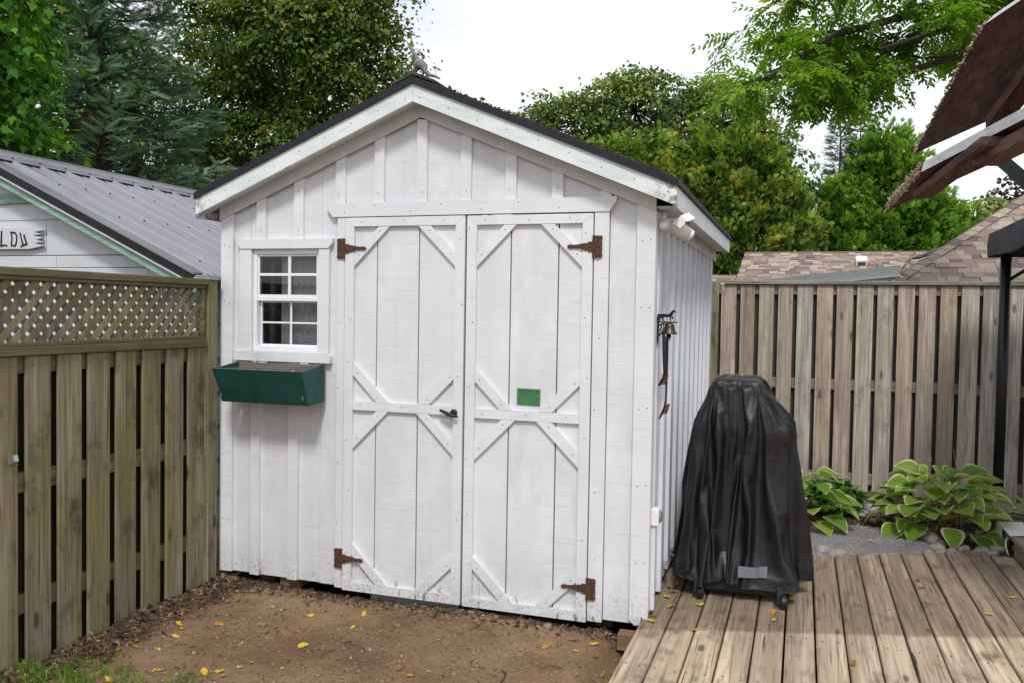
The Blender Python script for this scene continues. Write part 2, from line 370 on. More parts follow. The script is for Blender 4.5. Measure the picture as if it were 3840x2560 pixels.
# corner boards
for x0, x1, zb in ((-3.322, -3.238, .036), (-.808, -.712, .034)):
    pts = [(x0, zb), (x1, zb), (x1, roofz(x1, 2.69)), (x0, roofz(x0, 2.69))]
    if x0 > -1: pts = [(x0, .055), (x0+.03, .028), (x0+.055, .034), (x0+.066, .085), (x0+.076, .03), (x1, .026), (x1, 2.165), (x0, roofz(x0, 2.69))]
    part('corner_board', MB().prism(pts, SY-.022, SY-.0005), 'white_trim')
    for zz in (.35, .75, 1.15, 1.66, 2.0):
        for q in (.3, .75): nail(NAILS, x0+(x1-x0)*q, SY-.0229, zz+jit(.01))
# gable trim under the soffit
for sgn in (-1, 1):
    xe = -.712 if sgn > 0 else -3.328
    part('gable_trim', MB().prism([(XC, 2.690), (xe, roofz(xe, 2.690)), (xe, roofz(xe, 2.765)), (XC, 2.765)][::sgn], SY-.030, SY-.0195), 'soffit')
    for q in (.12, .35, .6, .85): nail(NAILS, XC+(xe-XC)*q, SY-.0309, roofz(XC+(xe-XC)*q, 2.722))
# header over the doors
part('door_header', MB().prism([(-2.60, 2.205), (-2.56, 2.152), (-.953, 2.152), (-.916, 2.205), (-.916, 2.229), (-2.60, 2.229)], SY-.030, SY-.0195), 'white_trim')
for k in range(8): nail(NAILS, -2.5+k*.21+jit(.02), SY-.0309, 2.19+(.02 if k % 2 else -.015))
part('door_jamb', MB().box(-2.531, -2.482, SY-.024, SY-.0005, .022, 2.1515), 'white_trim')
part('door_jamb', MB().box(-1.030, -.953, SY-.024, SY-.0005, .020, 2.1515), 'white_trim')
for z in (.1, .35, .7, 1.13, 1.5, 1.9): nail(NAILS, -1.0+jit(.015), SY-.0249, z); nail(NAILS, -2.508+jit(.01), SY-.0249, z+.05)
# -- doors
def hinge(x0, z, sgn, door):
    """T-hinge: plate on the jamb side, strap over the door. sgn=+1 strap goes to +x"""
    pl = [(-.044, .056), (-.004, .058), (-.004, -.056), (-.044, -.056), (-.048, -.045), (-.044, -.030), (-.047, -.012), (-.044, .004), (-.047, .018), (-.044, .032), (-.048, .046)]
    st = [(.004, .026), (.028, .026), (.029, .018), (.040, .020), (.090, .011), (.112, .010), (.116, .013), (.130, .011), (.140, .002), (.134, -.007), (.116, -.010), (.112, -.007), (.088, -.008), (.044, -.018), (.040, -.023), (.036, -.017), (.028, -.018), (.027, -.026), (.004, -.026)]
    h = MB(); y = SY-.0345
    h.prism([(x0+sgn*a, z+b) for a, b in pl][::sgn], y, y+.004)
    h.prism([(x0+sgn*a, z+b) for a, b in st][::sgn], y-.001, y+.003)
    h.tube([(x0, y+.001, z-.058), (x0, y+.001, z+.058)], .006, 8)
    for a, b in ((-.028, .042), (-.028, 0), (-.028, -.042), (.018, 0), (.07, 0), (.122, 0)): h.lathe([(.006, 0), (.004, .0025)], (x0+sgn*a, y-.001, z+b), (0, -1, 0), 8)
    obj('hinge', h, M['rust'], door)
def make_door(x0, x1, seams, zt, zb, zm, hl, handle=False):
    back = MB().box(x0+.004, x1-.004, SY+.022, SY+.030, zb+.004, zt-.004); d = part('door', back, 'shingle_dark')
    xs = [x0]+seams+[x1]
    for a, b in zip(xs[:-1], xs[1:]): obj('plank', MB().box(a+.0036, b-.0036, SY-.008+jit(.0012), SY+.012, zb+.002, zt-.002, .0015), M['white'], d)
    w = .055; yf = SY-.029; yb = SY-.0095
    for sg, xa in ((1, x0), (-1, x1)):
        obj('stile', MB().prism([(xa, zb), (xa+sg*w, zb+w*.92), (xa+sg*w, zt-w*.9), (xa, zt)][::sg], yf, yb), M['white_trim'], d)
        for z in np.linspace(zb+.15, zt-.15, 6): nail(NAILS, xa+sg*w/2+jit(.016), yf-.0008, z+jit(.09))
    g = .0012
    obj('rail', MB().prism([(x0+g, zt), (x0+w+g, zt-w*.9), (x1-w-g, zt-w*.9), (x1-g, zt)], yf-.0004, yb), M['white_trim'], d)
    obj('rail', MB().prism([(x0+g, zb), (x1-g, zb), (x1-w-g, zb+w*.92), (x0+w+g, zb+w*.92)], yf-.0004, yb), M['white_trim'], d)
    obj('rail', MB().prism([(x0+w+g, zm-.025), (x1-w-g, zm-.025), (x1-w-g, zm+.025), (x0+w+g, zm+.025)], yf+.001, yb), M['white_trim'], d)
    for q in (.08, .5, .88):
        for zz in (zt-.025, zb+.025, zm): nail(NAILS, x0+w+(x1-x0-2*w)*q, yf-.0008, zz+jit(.008))
    A, B_ = .154, .228
    for cz, sz in ((zt-w*.9, -1), (zm+.025, 1), (zm-.025, -1), (zb+w*.92, 1)):
        for cx, sx in ((x0+w, 1), (x1-w, -1)):
            e = .0012; a = A+jit(.006); b = B_+jit(.006)
            pts = [(cx+sx*e, cz+sz*a), (cx+sx*e, cz+sz*b), (cx+sx*b, cz+sz*e), (cx+sx*a, cz+sz*e)]
            if sx*sz < 0: pts = pts[::-1]
            obj('brace', MB().prism(pts, yf+.0016, yb), M['white_trim'], d)
            m_ = (a+b)/2
            for q in (.15, .85): nail(NAILS, cx+sx*m_*q, yf+.0007, cz+sz*m_*(1-q))
    for z in (1.971, .197 if hl > 0 else .192): hinge(x0-.004 if hl > 0 else x1+.004, z, hl, d)
    if handle:
        h = MB(); y = yf-.002
        h.lathe([(.021, 0), (.020, .006), (.013, .010)], (-1.795, yf-.0005, 1.076), (0, -1, 0), 14)
        h.lathe([(.009, .008), (.009, .022)], (-1.812, yf-.0005, 1.070), (0, -1, 0), 10)
        h.tube([(-1.868, yf-.026, 1.0905), (-1.845, yf-.027, 1.081), (-1.815, yf-.028, 1.069), (-1.785, yf-.027, 1.061), (-1.764, yf-.026, 1.058)], [.006, .009, .011, .009, .0065], 10)
        obj('handle', h, M['black_plastic'], d, smooth=True)
    return d
make_door(-2.4765, -1.7455, [-2.283, -2.024], 2.146, .016, 1.085, 1, True)
make_door(-1.7325, -1.0355, [-1.487, -1.2225], 2.144, .014, 1.079, -1)
# -- window
def m_glass():
    t = NT('window_glass', .05, .5); lw = t.n('ShaderNodeFresnel', {'IOR': 1.5})
    tr = t.n('ShaderNodeBsdfTransparent', {'Color': (.84, .85, .86)}); gl = t.n('ShaderNodeBsdfGlossy', {'Color': (.9, .92, .95), 'Roughness': .04})
    ms = t.t.nodes.new('ShaderNodeMixShader'); t.t.links.new(t.mt('MULTIPLY', lw, .6), ms.inputs[0]); t.t.links.new(tr, ms.inputs[1]); t.t.links.new(gl, ms.inputs[2])
    t.t.links.new(ms.outputs[0], t.t.nodes['Material Output'].inputs[0]); return t.m
M['glass'] = m_glass()
fr = MB(); fx0, fx1, fz0, fz1 = -3.108, -2.652, 1.383, 1.966
fr.box(fx0, fx0+.026, SY-.004, SY+.05, fz0, fz1); fr.box(fx1-.020, fx1, SY-.004, SY+.05, fz0, fz1)
fr.box(fx0+.026, fx1-.020, SY-.004, SY+.05, fz1-.022, fz1); fr.box(fx0+.026, fx1-.020, SY-.004, SY+.05, fz0, fz0+.024)
win = part('window', fr, 'vinyl')
tb = MB; yf = SY-.024
part('window_trim', MB().box(-3.190, -3.1085, yf, SY-.0005, 1.3755, 1.9755), 'white_trim'); part('window_trim', MB().box(-2.6515, -2.585, yf, SY-.0005, 1.3755, 1.9755), 'white_trim')
part('window_trim', MB().prism([(-3.206, 2.005), (-3.178, 1.976), (-2.589, 1.976), (-2.561, 2.005), (-2.561, 2.031), (-3.206, 2.031)], yf-.006, SY-.0005), 'white_trim')
part('window_sill', MB().prism([(-3.222, 1.3195), (-2.567, 1.3195), (-2.567, 1.36), (-2.58, 1.375), (-3.222, 1.375)], yf-.012, SY-.0005), 'white_trim')
part('window_surround', MB().box(-3.108, -2.652, SY-.003, SY+.02, 1.966, 1.976), 'vinyl'); part('window_surround', MB().box(-3.108, -2.652, SY-.003, SY+.02, 1.3755, 1.383), 'vinyl')
def sash(x0, x1, z0, z1, y, xm, zm, bar=.018, edge=.0):
    s_ = MB(); b = .012
    s_.box(x0, x0+b, y, y+.016, z0, z1, .001); s_.box(x1-b, x1, y, y+.016, z0, z1, .001); s_.box(x0+b, x1-b, y, y+.016, z1-b, z1, .001); s_.box(x0+b, x1-b, y, y+.016, z0, z0+b, .001)
    o = obj('sash', s_, M['vinyl'], win)
    obj('muntin', MB().box(xm-bar/2, xm+bar/2, y+.001, y+.012, z0+b, z1-b, .001), M['vinyl'], win)
    for a, c in ((x0+b, xm-bar/2), (xm+bar/2, x1-b)): obj('muntin', MB().box(a, c, y+.001, y+.012, zm-bar*.42, zm+bar*.42, .001), M['vinyl'], win)
    for a, c in ((x0+b, xm-bar/2), (xm+bar/2, x1-b)):
        for e, f in ((z0+b, zm-bar*.42), (zm+bar*.42, z1-b)): obj('pane', MB().box(a, c, y+.006, y+.009, e, f, .0005), M['glass'], win)
sash(-3.082, -2.672, 1.695, 1.944, SY+.006, -2.866, 1.825, .019)
sash(-3.076, -2.672, 1.407, 1.672, SY+.026, -2.866, 1.541, .013)
obj('meeting_rail', MB().box(-3.082, -2.672, SY+.002, SY+.022, 1.668, 1.695), M['vinyl'], win)
cu = MB(); n = 26
for i in range(n+1):
    x = -2.955+.345*i/n; y = SY+.065+.010*math.sin(i*1.9)
    cu.v += [(x, y, 1.30), (x, y, 2.02)]
    if i: cu.f.append((2*i-2, 2*i, 2*i+1, 2*i-1))
M['fence_stud'] = m_flat('dull_brown_stud', (.15, .105, .085), .9)
M['curtain'] = m_flat('grey_net_curtain', (.50, .49, .50), .9, var=.10, scale=9)
obj('curtain', cu, M['curtain'], win, smooth=True)
obj('interior_stud', MB().box(-3.065, -3.03, SY+.10, SY+.14, 1.2, 2.1), M['fence_stud'], win)
# -- roof
def slope_prism(y0, y1, zt, zb, xl=-3.425, xr=-.592):
    a = MB()
    for xe in (xr, xl):
        a2 = [(XC, zb), (xe, zb-.4155*abs(xe-XC)), (xe, zt-.4155*abs(xe-XC)), (XC, zt)]
        a.prism(a2 if xe > XC else a2[::-1], y0, y1)
    return a
part('roof_deck', slope_prism(4.292, 7.50, 2.868, 2.848), 'shingle_dark')
for sgn in (1, -1):
    xe = -.598 if sgn > 0 else -3.418; F_ = lambda x, z: (x, z-.4155*abs(x-XC))
    part('fascia_board', MB().prism([F_(XC+sgn*.0006, 2.752), F_(xe, 2.752), F_(xe, 2.846), F_(XC+sgn*.0006, 2.846)][::sgn], 4.268, 4.290), 'mint')
    part('drip_edge', MB().prism([F_(XC+sgn*.0006, 2.845), F_(xe+sgn*.008, 2.845), F_(xe+sgn*.008, 2.884), F_(XC+sgn*.0006, 2.884)][::sgn], 4.256, 4.2665), 'black_metal')
    for q in np.linspace(.03, .97, 9):
        x = XC+(xe-XC)*q; nail(NAILS, x, 4.2672, F_(x, 2.78+.03*random.random())[1])
    # soffit board between barge board and wall
    part('soffit', MB().prism([F_(XC, 2.762), F_(xe-sgn*.01, 2.762), F_(xe-sgn*.01, 2.775), F_(XC, 2.775)][::sgn], 4.2905, SY-.0305), 'soffit')
# shingles: courses up both slopes, each piece an own plate
sh_me = mesh_of('shingle', MB().box(-.085, .085, -.16, .16, 0, .009, .001), M['shingle_dark'])
ang = math.atan(.4155)
for sgn in (1, -1):
    for r_ in range(11):
        xm = XC+sgn*(.07+r_*.135); 
        if abs(xm-XC) > 1.38: continue
        y0 = 4.264; l = .15 if r_ % 2 else .30
        while y0 < 7.48:
            inst('shingle', sh_me, shed, (xm, y0+l/2, 2.876-.4155*abs(xm-XC)+jit(.002)), (0, sgn*(ang-.02)+jit(.006), jit(.006)), (1, l/.32, random.uniform(.8, 1.1)))
            y0 += l+.004; l = .30
part('ridge_cap', MB().prism([(XC-.13, 2.845), (XC, 2.897), (XC+.13, 2.845), (XC+.13, 2.857), (XC, 2.912), (XC-.13, 2.857)], 4.268, 7.5), 'shingle_dark')
# needles, moss and twig litter along the roof edge
lit = MB()
for k in range(1700):
    x = random.uniform(-3.4, -.62); y = random.uniform(4.262, 4.40); z = 2.884-.4155*abs(x-XC)+random.uniform(0, .009)
    a = random.uniform(0, 6.28); l = random.uniform(.006, .022); e = jit(.3)
    lit.bar((x, y, z), (x+l*math.cos(a), y+l*math.sin(a), z+l*e+.004), .002+.005*random.random(), .002+.004*random.random())
part('roof_litter', lit, m_flat('needle_litter', (.085, .06, .042), .95, 0, .1, .7, 0, 300), kind='stuff')
# right eave: soffit and fascia along the side
part('eave_fascia', MB().prism([(-.618, 2.162), (-.598, 2.154), (-.598, 2.262), (-.618, 2.262)], 4.291, 7.49), 'white_trim')
part('eave_fascia', MB().box(-3.44, -3.42, 4.291, 7.49, 2.154, 2.262), 'mint')
part('eave_soffit', MB().box(-.7115, -.619, 4.38, 7.48, 2.164, 2.174), 'soffit')
part('drip_edge', MB().box(-.597, -.588, 4.27, 7.5, 2.262, 2.292), 'black_metal')
# -- right wall
yb = [4.42]+[4.535+.262*k for k in range(11)]+[7.48]
for a, b in zip(yb[:-1], yb[1:]): part('wall_board', MB().box(-.7535, -.7325+jit(.001), a+.001, b-.001, .105+jit(.012), 2.13), 'white_side')
part('corner_board', MB().box(-.7315, -.7120, SY+.0002, 4.462, .090, 2.150), 'white_side')
for k, y in enumerate(yb[1:-1]):
    zb = .098+jit(.01); w = .024
    pts = [(y-w, zb), (y+w, zb), (y+w, 2.085), (y-w, 2.085)]
    if k in (2, 3): pts = [(y-w, zb+.10), (y-.002, zb+.045), (y+w, zb+.085), (y+w, 2.085), (y-w, 2.085)]
    part('batten', MB().prism(pts, -.7315, -.7095, 'x'), 'white_side')
part('frieze_board', MB().box(-.7315, -.7080, 4.463, 7.48, 2.086, 2.163), 'white_side')
part('wall_board', MB().box(-3.32, -3.30, 4.421, 7.48, .03, 2.15), 'white_side'); part('wall_board', MB().prism([(-3.32, .03), (-.734, .03), (-.734, roofz(-.734)), (XC, roofz(XC)), (-3.32, roofz(-3.32))], 7.481, 7.50), 'white_side')
part('floor_deck', MB().box(-3.30, -.756, 4.424, 7.47, .06, .09), 'shingle_dark')
part('nail_heads', NAILS, 'nail', kind='stuff')
# skids and odd pieces beneath
M['old_block'] = m_wood('old_lumber_block', [(.24, .15, .075), (.30, .19, .10)], 'x', dark=(.08, .05, .03))
obj('timber_block', MB().box(-2.93, -2.80, 4.43, 4.60, -.035, .028), M['old_block'], None, label='short timber block propping up the shed below its left battens', cat='timber', loc=(-2.86, 4.5, -.03))
obj('timber_block', MB().box(-.835, -.755, 4.21, 4.29, -.045, .036), M['old_block'], None, label='short brown timber offcut under the deck corner by the shed', cat='timber', loc=(-.80, 4.25, -.04))
obj('metal_sill', MB().prism([(-2.31, .012), (-1.765, .010), (-1.765, -.055), (-1.80, -.062), (-2.31, -.040)], SY+.008, SY+.012), M['galv'], None, label='galvanised metal strip hanging below the left shed door', cat='metal strip', loc=(-2.03, SY+.01, -.03))
for k, (x, y) in enumerate(((-1.45, 4.46), (-.98, 4.55), (-3.1, 4.55))): obj('timber_skid', MB().box(x-.05, x+.05, y, 7.3, -.06, .058), M['old_block'], None, label=['dark timber skid under the right shed door', 'dark timber skid under the right end of the shed', 'dark timber skid under the left end of the shed'][k], cat='timber', loc=(x, y, -.05))

# -- things on the shed
pq = thing('plaque', (-1.374, SY-.01, 1.18), 'small green metal plaque screwed to the right shed door', 'plaque')
def m_plaque():
    t = NT('green_plaque_enamel', .45, .4); x, y, z = t.xyz(t.P()); nz = t.noise(t.P((70, 1, 40)), 1, 3, .6); b = t.noise(t.P((14, 14, 14)), 1, 3, .6)
    c = t.mix(t.ramp(b, [(.35, 0), (.7, 1)]), (.035, .155, .055), (.075, .215, .085))
    line = t.mt('MULTIPLY', t.n('ShaderNodeMapRange', {0: t.mt('ABSOLUTE', t.mt('SUBTRACT', z, .0305)), 1: .003, 2: .0045, 3: 1.0, 4: 0.0}), t.ramp(nz, [(.45, 0), (.52, 1)]))
    c = t.mix(t.mt('MULTIPLY', line, t.n('ShaderNodeMapRange', {0: t.mt('ABSOLUTE', t.mt('SUBTRACT', x, .008)), 1: .046, 2: .05, 3: .75, 4: 0.0})), c, (.02, .045, .02))
    return t.end(c)
obj('plate', MB().prism([(-1.439, 1.137), (-1.310, 1.1345), (-1.3085, 1.2235), (-1.4385, 1.2255)], SY-.0125, SY-.0100), m_plaque(), pq)
for x in (-1.430, -1.3195): obj('screw', MB().lathe([(.0045, 0), (.004, .002), (.001, .0035)], (x, SY-.0125, 1.189 if x < -1.4 else 1.187), (0, -1, 0), 10), M['steel'], pq, smooth=True)
# flower box
fb = thing('flower_box', (-2.89, 4.37, 1.1), 'empty dark green wooden flower box below the shed window', 'flower box')
def m_greenbox():
    t = NT('dark_green_painted_wood', .55, .35); g = t.noise(t.P((3, 3, 90)), 1, 4, .6); b = t.noise(t.P(), 6, 4, .6)
    c = t.mix(t.ramp(b, [(.35, 0), (.7, 1)]), (.006, .050, .042), (.013, .082, .066)); c = t.mix(t.ramp(g, [(.28, .5), (.42, 0)]), c, (.004, .025, .02))
    return t.end(c, None, t.bump(g, .4, .004))
M['boxgreen'] = m_greenbox(); M['boxwood'] = m_wood('bare_grey_box_wood', [(.19, .16, .145), (.25, .22, .20)], 'x', dark=(.06, .05, .045), crack=.5)
xl, xr, yf_t, yf_b, yk, zb, zt = -3.190, -2.600, 4.125, 4.195, 4.368, 1.088, 1.282
T = .018
fbp = [(-3.19, yf_t, zt), (-2.60, yf_t, zt), (-2.60, yf_t+T, zt), (-3.19, yf_t+T, zt), (-3.165, yf_b, zb), (-2.60, yf_b, zb), (-2.60, yf_b+T, zb), (-3.165, yf_b+T, zb)]
obj('front_panel', MB().hexa([fbp[i] for i in (4, 5, 6, 7, 0, 1, 2, 3)]), M['boxgreen'], fb)
for x, o_ in ((-3.189, 0), (-2.619, 0)): obj('side_panel', MB().prism([(yf_t+T+.001, zt), (yf_b+T+.001, zb), (yk, zb+.01), (yk, zt+.03)], x if x < -3 else x, x+.018, 'x'), M['boxgreen'], fb)
obj('back_panel', MB().box(-3.170, -2.620, yk-.020, yk-.002, zb+.002, zt+.028), M['boxwood'], fb)
obj('bottom_panel', MB().box(-3.160, -2.622, yf_b+.020, yk-.021, zb+.003, zb+.02), M['boxwood'], fb)
# bare worn rims and inside faces
rim = MB(); rim.hexa([(-3.188, yf_t+.001, zt+.0005), (-2.602, yf_t+.001, zt+.0005), (-2.602, yf_t+T-.001, zt+.0005), (-3.188, yf_t+T-.001, zt+.0005), (-3.188, yf_t+.001, zt+.003), (-2.602, yf_t+.001, zt+.003), (-2.602, yf_t+T-.001, zt+.003), (-3.188, yf_t+T-.001, zt+.003)])
obj('worn_rim', rim, M['boxwood'], fb)
obj('lining', MB().box(-3.168, -3.163, yf_t+.05, yk-.022, zb+.03, zt-.002, .001), M['boxwood'], fb); obj('lining', MB().box(-2.628, -2.6205, yf_t+.05, yk-.022, zb+.03, zt-.002, .001), M['boxwood'], fb)
for x in (-3.06, -2.80): obj('screw', MB().lathe([(.011, 0), (.010, .003), (.004, .004), (.003, .006)], (x, yk-.0205, 1.262), (0, -1, 0), 12), M['steel'], fb, smooth=True)
# spacer brackets to the wall
for x in (-3.02, -2.74): obj('bracket', MB().box(x-.03, x+.03, yk, SY-.0195, 1.26, 1.318), M['white_trim'], fb)

# dinner bell with trotting horse
bell = thing('bell', (-.73, 4.5, 1.486), 'cast iron dinner bell with a trotting horse on the bracket', 'bell')
b_ = MB(); yq = 4.50
b_.prism([(yq-.010, 1.486), (yq+.010, 1.486), (yq+.012, 1.5), (yq+.008, 1.52), (yq+.012, 1.56), (yq+.008, 1.60), (yq+.010, 1.622), (yq, 1.632), (yq-.010, 1.622), (yq-.008, 1.60), (yq-.012, 1.56), (yq-.008, 1.52), (yq-.012, 1.5)], -.7125, -.7065, 'x')
b_.bar((-.7065, yq, 1.590), (-.612, yq, 1.588), .010, .006)
for pts in ([(-.705, 1.515), (-.690, 1.535), (-.680, 1.56), (-.683, 1.585)], [(-.700, 1.54), (-.692, 1.56), (-.697, 1.583)], [(-.703, 1.525), (-.685, 1.535), (-.672, 1.545)], [(-.69, 1.585), (-.676, 1.575), (-.668, 1.585)], [(-.705, 1.57), (-.69, 1.575), (-.675, 1.588)]):
    b_.tube([(x, yq, z) for x, z in pts], .0032, 6)
obj('bracket', b_, M['iron'], bell)
hz = MB(); H_ = lambda pts, y0, y1: hz.prism(pts, y0, y1)
hp = [(0, .035), (.012, .044), (.03, .046), (.052, .043), (.062, .050), (.070, .062), (.078, .068), (.080, .074), (.083, .068), (.092, .060), (.093, .055), (.086, .055), (.080, .054), (.076, .044), (.074, .034), (.078, .026), (.080, .018), (.074, .014), (.070, .020), (.072, .026), (.066, .028), (.067, .014), (.070, .002), (.065, .002), (.060, .026), (.045, .025), (.032, .026), (.027, .018), (.034, .002), (.028, .002), (.020, .016), (.018, .022), (.012, .012), (.006, .001), (.001, .001), (.008, .014), (.010, .028), (.002, .022), (-.010, .014), (-.012, .016), (-.004, .026)]
def prism_tri(mb, pts, y0, y1):
    """concave outline: triangulated by bmesh-free ear clipping"""
    from mathutils.geometry import tessellate_polygon
    tr = tessellate_polygon([[Vector((p[0], p[1], 0)) for p in pts]]); n = len(pts)
    vs = [(p[0], y0, p[1]) for p in pts]+[(p[0], y1, p[1]) for p in pts]
    fs = [tuple(t) for t in tr]+[tuple(i+n for i in t[::-1]) for t in tr]+[(i, (i+1) % n, (i+1) % n+n, i+n) for i in range(n)]
    mb.add(vs, fs)
prism_tri(hz, [(-.712+x, 1.592+z*.86) for x, z in hp], yq-.006, yq+.006)
obj('horse_figure', hz, M['iron'], bell)
obj('bell_cup', MB().lathe([(.004, .060), (.014, .058), (.022, .052), (.024, .040), (.027, .028), (.032, .016), (.040, .006), (.043, 0), (.040, .001), (.030, .014), (.022, .03), (.018, .046)], (-.651, yq, 1.526), n=20), M['bronze'], bell, smooth=True)
obj('clapper', MB().lathe([(.003, .03), (.004, .012), (.010, .006), (.010, -.004), (.004, -.010), (.003, -.022)], (-.651, yq, 1.515), n=10), M['iron'], bell, smooth=True)
# grill brushes hanging beneath the bell
def brush(name, pts, rad, head, label, y):
    t = thing(name, (pts[0][0], y, pts[-1][1]), label, 'brush')
    obj('handle', MB().tube([(x, y+dy, z) for x, z, dy in pts], rad, 8), M['black_plastic'], t, smooth=True)
    bm = MB()
    for i in range(7):
        q = i/6; x = head[0][0]*(1-q)+head[1][0]*q; z = head[0][1]*(1-q)+head[1][1]*q
        for j in range(4):
            for k in range(2): bm.tube([(x, y-.006+.008*k, z), (x+.020+jit(.002), y-.006+.008*k+jit(.002), z+.007-.003*j/4+jit(.003))], .0018, 4)
    obj('bristles', bm, M['brass'], t)
M['brass'] = m_flat('copper_bristles', (.13, .06, .03), .6, .4, .4, .4)
brush('grill_brush', [(-.680, 1.532, 0), (-.674, 1.51, 0), (-.671, 1.44, 0), (-.668, 1.37, 0), (-.667, 1.335, 0), (-.672, 1.305, 0), (-.684, 1.28, 0), (-.699, 1.264, 0)], [.006, .010, .011, .010, .008, .009, .009, .004], ((-.668, 1.317), (-.681, 1.270)), 'short thick black grill brush with copper bristles hanging under the bell', 4.475)
brush('grill_brush', [(-.664, 1.53, 0), (-.662, 1.45, 0), (-.662, 1.33, 0), (-.664, 1.19, 0), (-.669, 1.15, 0), (-.680, 1.12, 0), (-.690, 1.10, 0), (-.697, 1.085, 0)], [.005, .006, .005, .0045, .006, .007, .005, .003], ((-.664, 1.16), (-.676, 1.115)), 'long slim black grill brush reaching lowest on the shed corner', 4.515)
# motion light under the eave
ml = thing('security_light', (-.71, 4.5, 2.05), 'white twin-head motion security light under the shed eave', 'security light')
obj('mount_box', MB().lathe([(.050, 0), (.050, .020), (.040, .028)], (-.708, 4.52, 2.118), (1, 0, 0), 16), M['white_plain'], ml)
obj('lamp_holder', MB().tube([(-.690, 4.52, 2.11), (-.684, 4.50, 2.10), (-.684, 4.48, 2.09), (-.684, 4.455, 2.085)], [.014, .020, .030, .033], 14), M['white_plain'], ml, smooth=True)
M['bulb'] = m_flat('frosted_bulb', (.82, .83, .85), .25, 0, .5, .03)
obj('bulb', MB().lathe([(.001, .030), (.012, .028), (.020, .020), (.024, .008), (.024, 0)], (-.686, 4.452, 2.083), (-.1, -1, -.15), 16), M['bulb'], ml, smooth=True)
obj('lamp_holder', MB().tube([(-.690, 4.52, 2.11), (-.660, 4.51, 2.095), (-.640, 4.51, 2.085), (-.610, 4.52, 2.070), (-.570, 4.54, 2.045)], [.012, .013, .022, .030, .033], 14), M['white_plain'], ml, smooth=True)
obj('bulb', MB().lathe([(.026, 0), (.030, .008), (.028, .018), (.016, .026), (.001, .030)], (-.571, 4.54, 2.046), (.82, .4, -.5), 16), M['bulb'], ml, smooth=True)
sn = MB(); sn.hexa([Vector(p) for p in ((-.640, 4.44, 2.094), (-.600, 4.44, 2.066), (-.560, 4.48, 2.094), (-.60, 4.48, 2.122), (-.600, 4.44, 2.130), (-.562, 4.44, 2.100), (-.530, 4.48, 2.120), (-.565, 4.48, 2.150))])
obj('motion_sensor', sn, M['white_plain'], ml); obj('sensor_arm', MB().tube([(-.69, 4.51, 2.12), (-.64, 4.49, 2.115), (-.60, 4.47, 2.105)], .009, 8), M['white_plain'], ml)
obj('sensor_window', MB().box(-.575, -.552, 4.438, 4.4395, 2.085, 2.099, .0004), M['nail'], ml)
# outlet box low on the corner
ob = thing('outlet_box', (-.712, 4.45, .53), 'small white outdoor outlet box low on the shed corner', 'outlet box')
obj('box', MB().box(-.7115, -.672, 4.412, 4.478, .545, .632, .004), M['white_plain'], ob)
obj('cover', MB().lathe([(.028, 0), (.030, .006), (.024, .012), (.012, .013)], (-.672, 4.445, .592), (1, 0, 0), 14), M['steel'], ob)
obj('conduit', MB().box(-.7115, -.690, 4.428, 4.462, .10, .5445, .002), M['white_side'], ob)
# weathered ornament on the ridge
M['orn'] = m_flat('weathered_grey_ornament', (.20, .19, .205), .8, 0, .2, .45, .4, 60)
on_ = thing('roof_ornament', (-2.02, 4.36, 2.90), 'weathered grey bird-like ornament with raised horn on the shed ridge', 'ornament')
oy = 4.36; zo = .014
obj('body', MB().tube([(-2.060, oy, 2.905+zo), (-2.05, oy, 2.93+zo), (-2.035, oy, 2.951+zo), (-2.015, oy, 2.958+zo), (-1.998, oy, 2.944+zo), (-1.985, oy, 2.915+zo), (-1.962, oy, 2.897+zo), (-1.93, oy, 2.888+zo), (-1.90, oy, 2.872+zo)], [.008, .014, .024, .030, .024, .013, .010, .008, .004], 12), M['orn'], on_, smooth=True)
obj('horn', MB().tube([(-2.030, oy, 2.975+zo), (-2.042, oy, 2.995+zo), (-2.065, oy, 3.03+zo), (-2.088, oy, 3.065+zo), (-2.102, oy, 3.090+zo)], [.017, .0135, .0105, .007, .003], 10), M['orn'], on_, smooth=True)
obj('collar', MB().lathe([(.017, 0), (.019, .005), (.016, .010)], (-2.030, oy, 2.972+zo), (-.45, 0, .9), 12), m_flat('pale_ring', (.42, .40, .36), .8), on_, smooth=True)
obj('eye', MB().lathe([(.011, 0), (.011, .004), (.005, .005), (.004, .003)], (-2.030, oy-.023, 2.952+zo), (0, -1, 0), 12), m_flat('brown_eye_ring', (.20, .10, .07), .6), on_)

# ------------------------------------------------------------------ left fence (shadow-box boards with lattice top)
FX = -3.308
lf = thing('lattice_fence', (FX-.03, 3.0, 0), 'mossy weathered board fence with diagonal lattice top on the left', 'fence')
M['fence_l'] = m_wood('mossy_fence_wood', [(.25, .205, .13), (.40, .35, .26), (.22, .18, .11), (.32, .275, .195)], 'z', .7, (.042, .033, .020), 1.05, green_col=(.20, .175, .055), blot=.75)
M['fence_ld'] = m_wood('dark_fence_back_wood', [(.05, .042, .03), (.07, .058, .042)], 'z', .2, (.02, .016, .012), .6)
M['fence_lh'] = m_wood('mossy_rail_wood', [(.165, .13, .08), (.215, .175, .115)], 'y', .6, (.045, .035, .022), 1.0, False, green_col=(.13, .12, .04), blot=.5)
M['lattice'] = m_wood('lattice_wood', [(.13, .11, .075), (.32, .29, .23), (.22, .185, .115), (.16, .14, .125), (.32, .28, .19)], 'z', .55, (.06, .048, .03), .9, False, green_col=(.19, .165, .045), blot=.3)
LN = MB()
yk_ = 4.215; k = 0
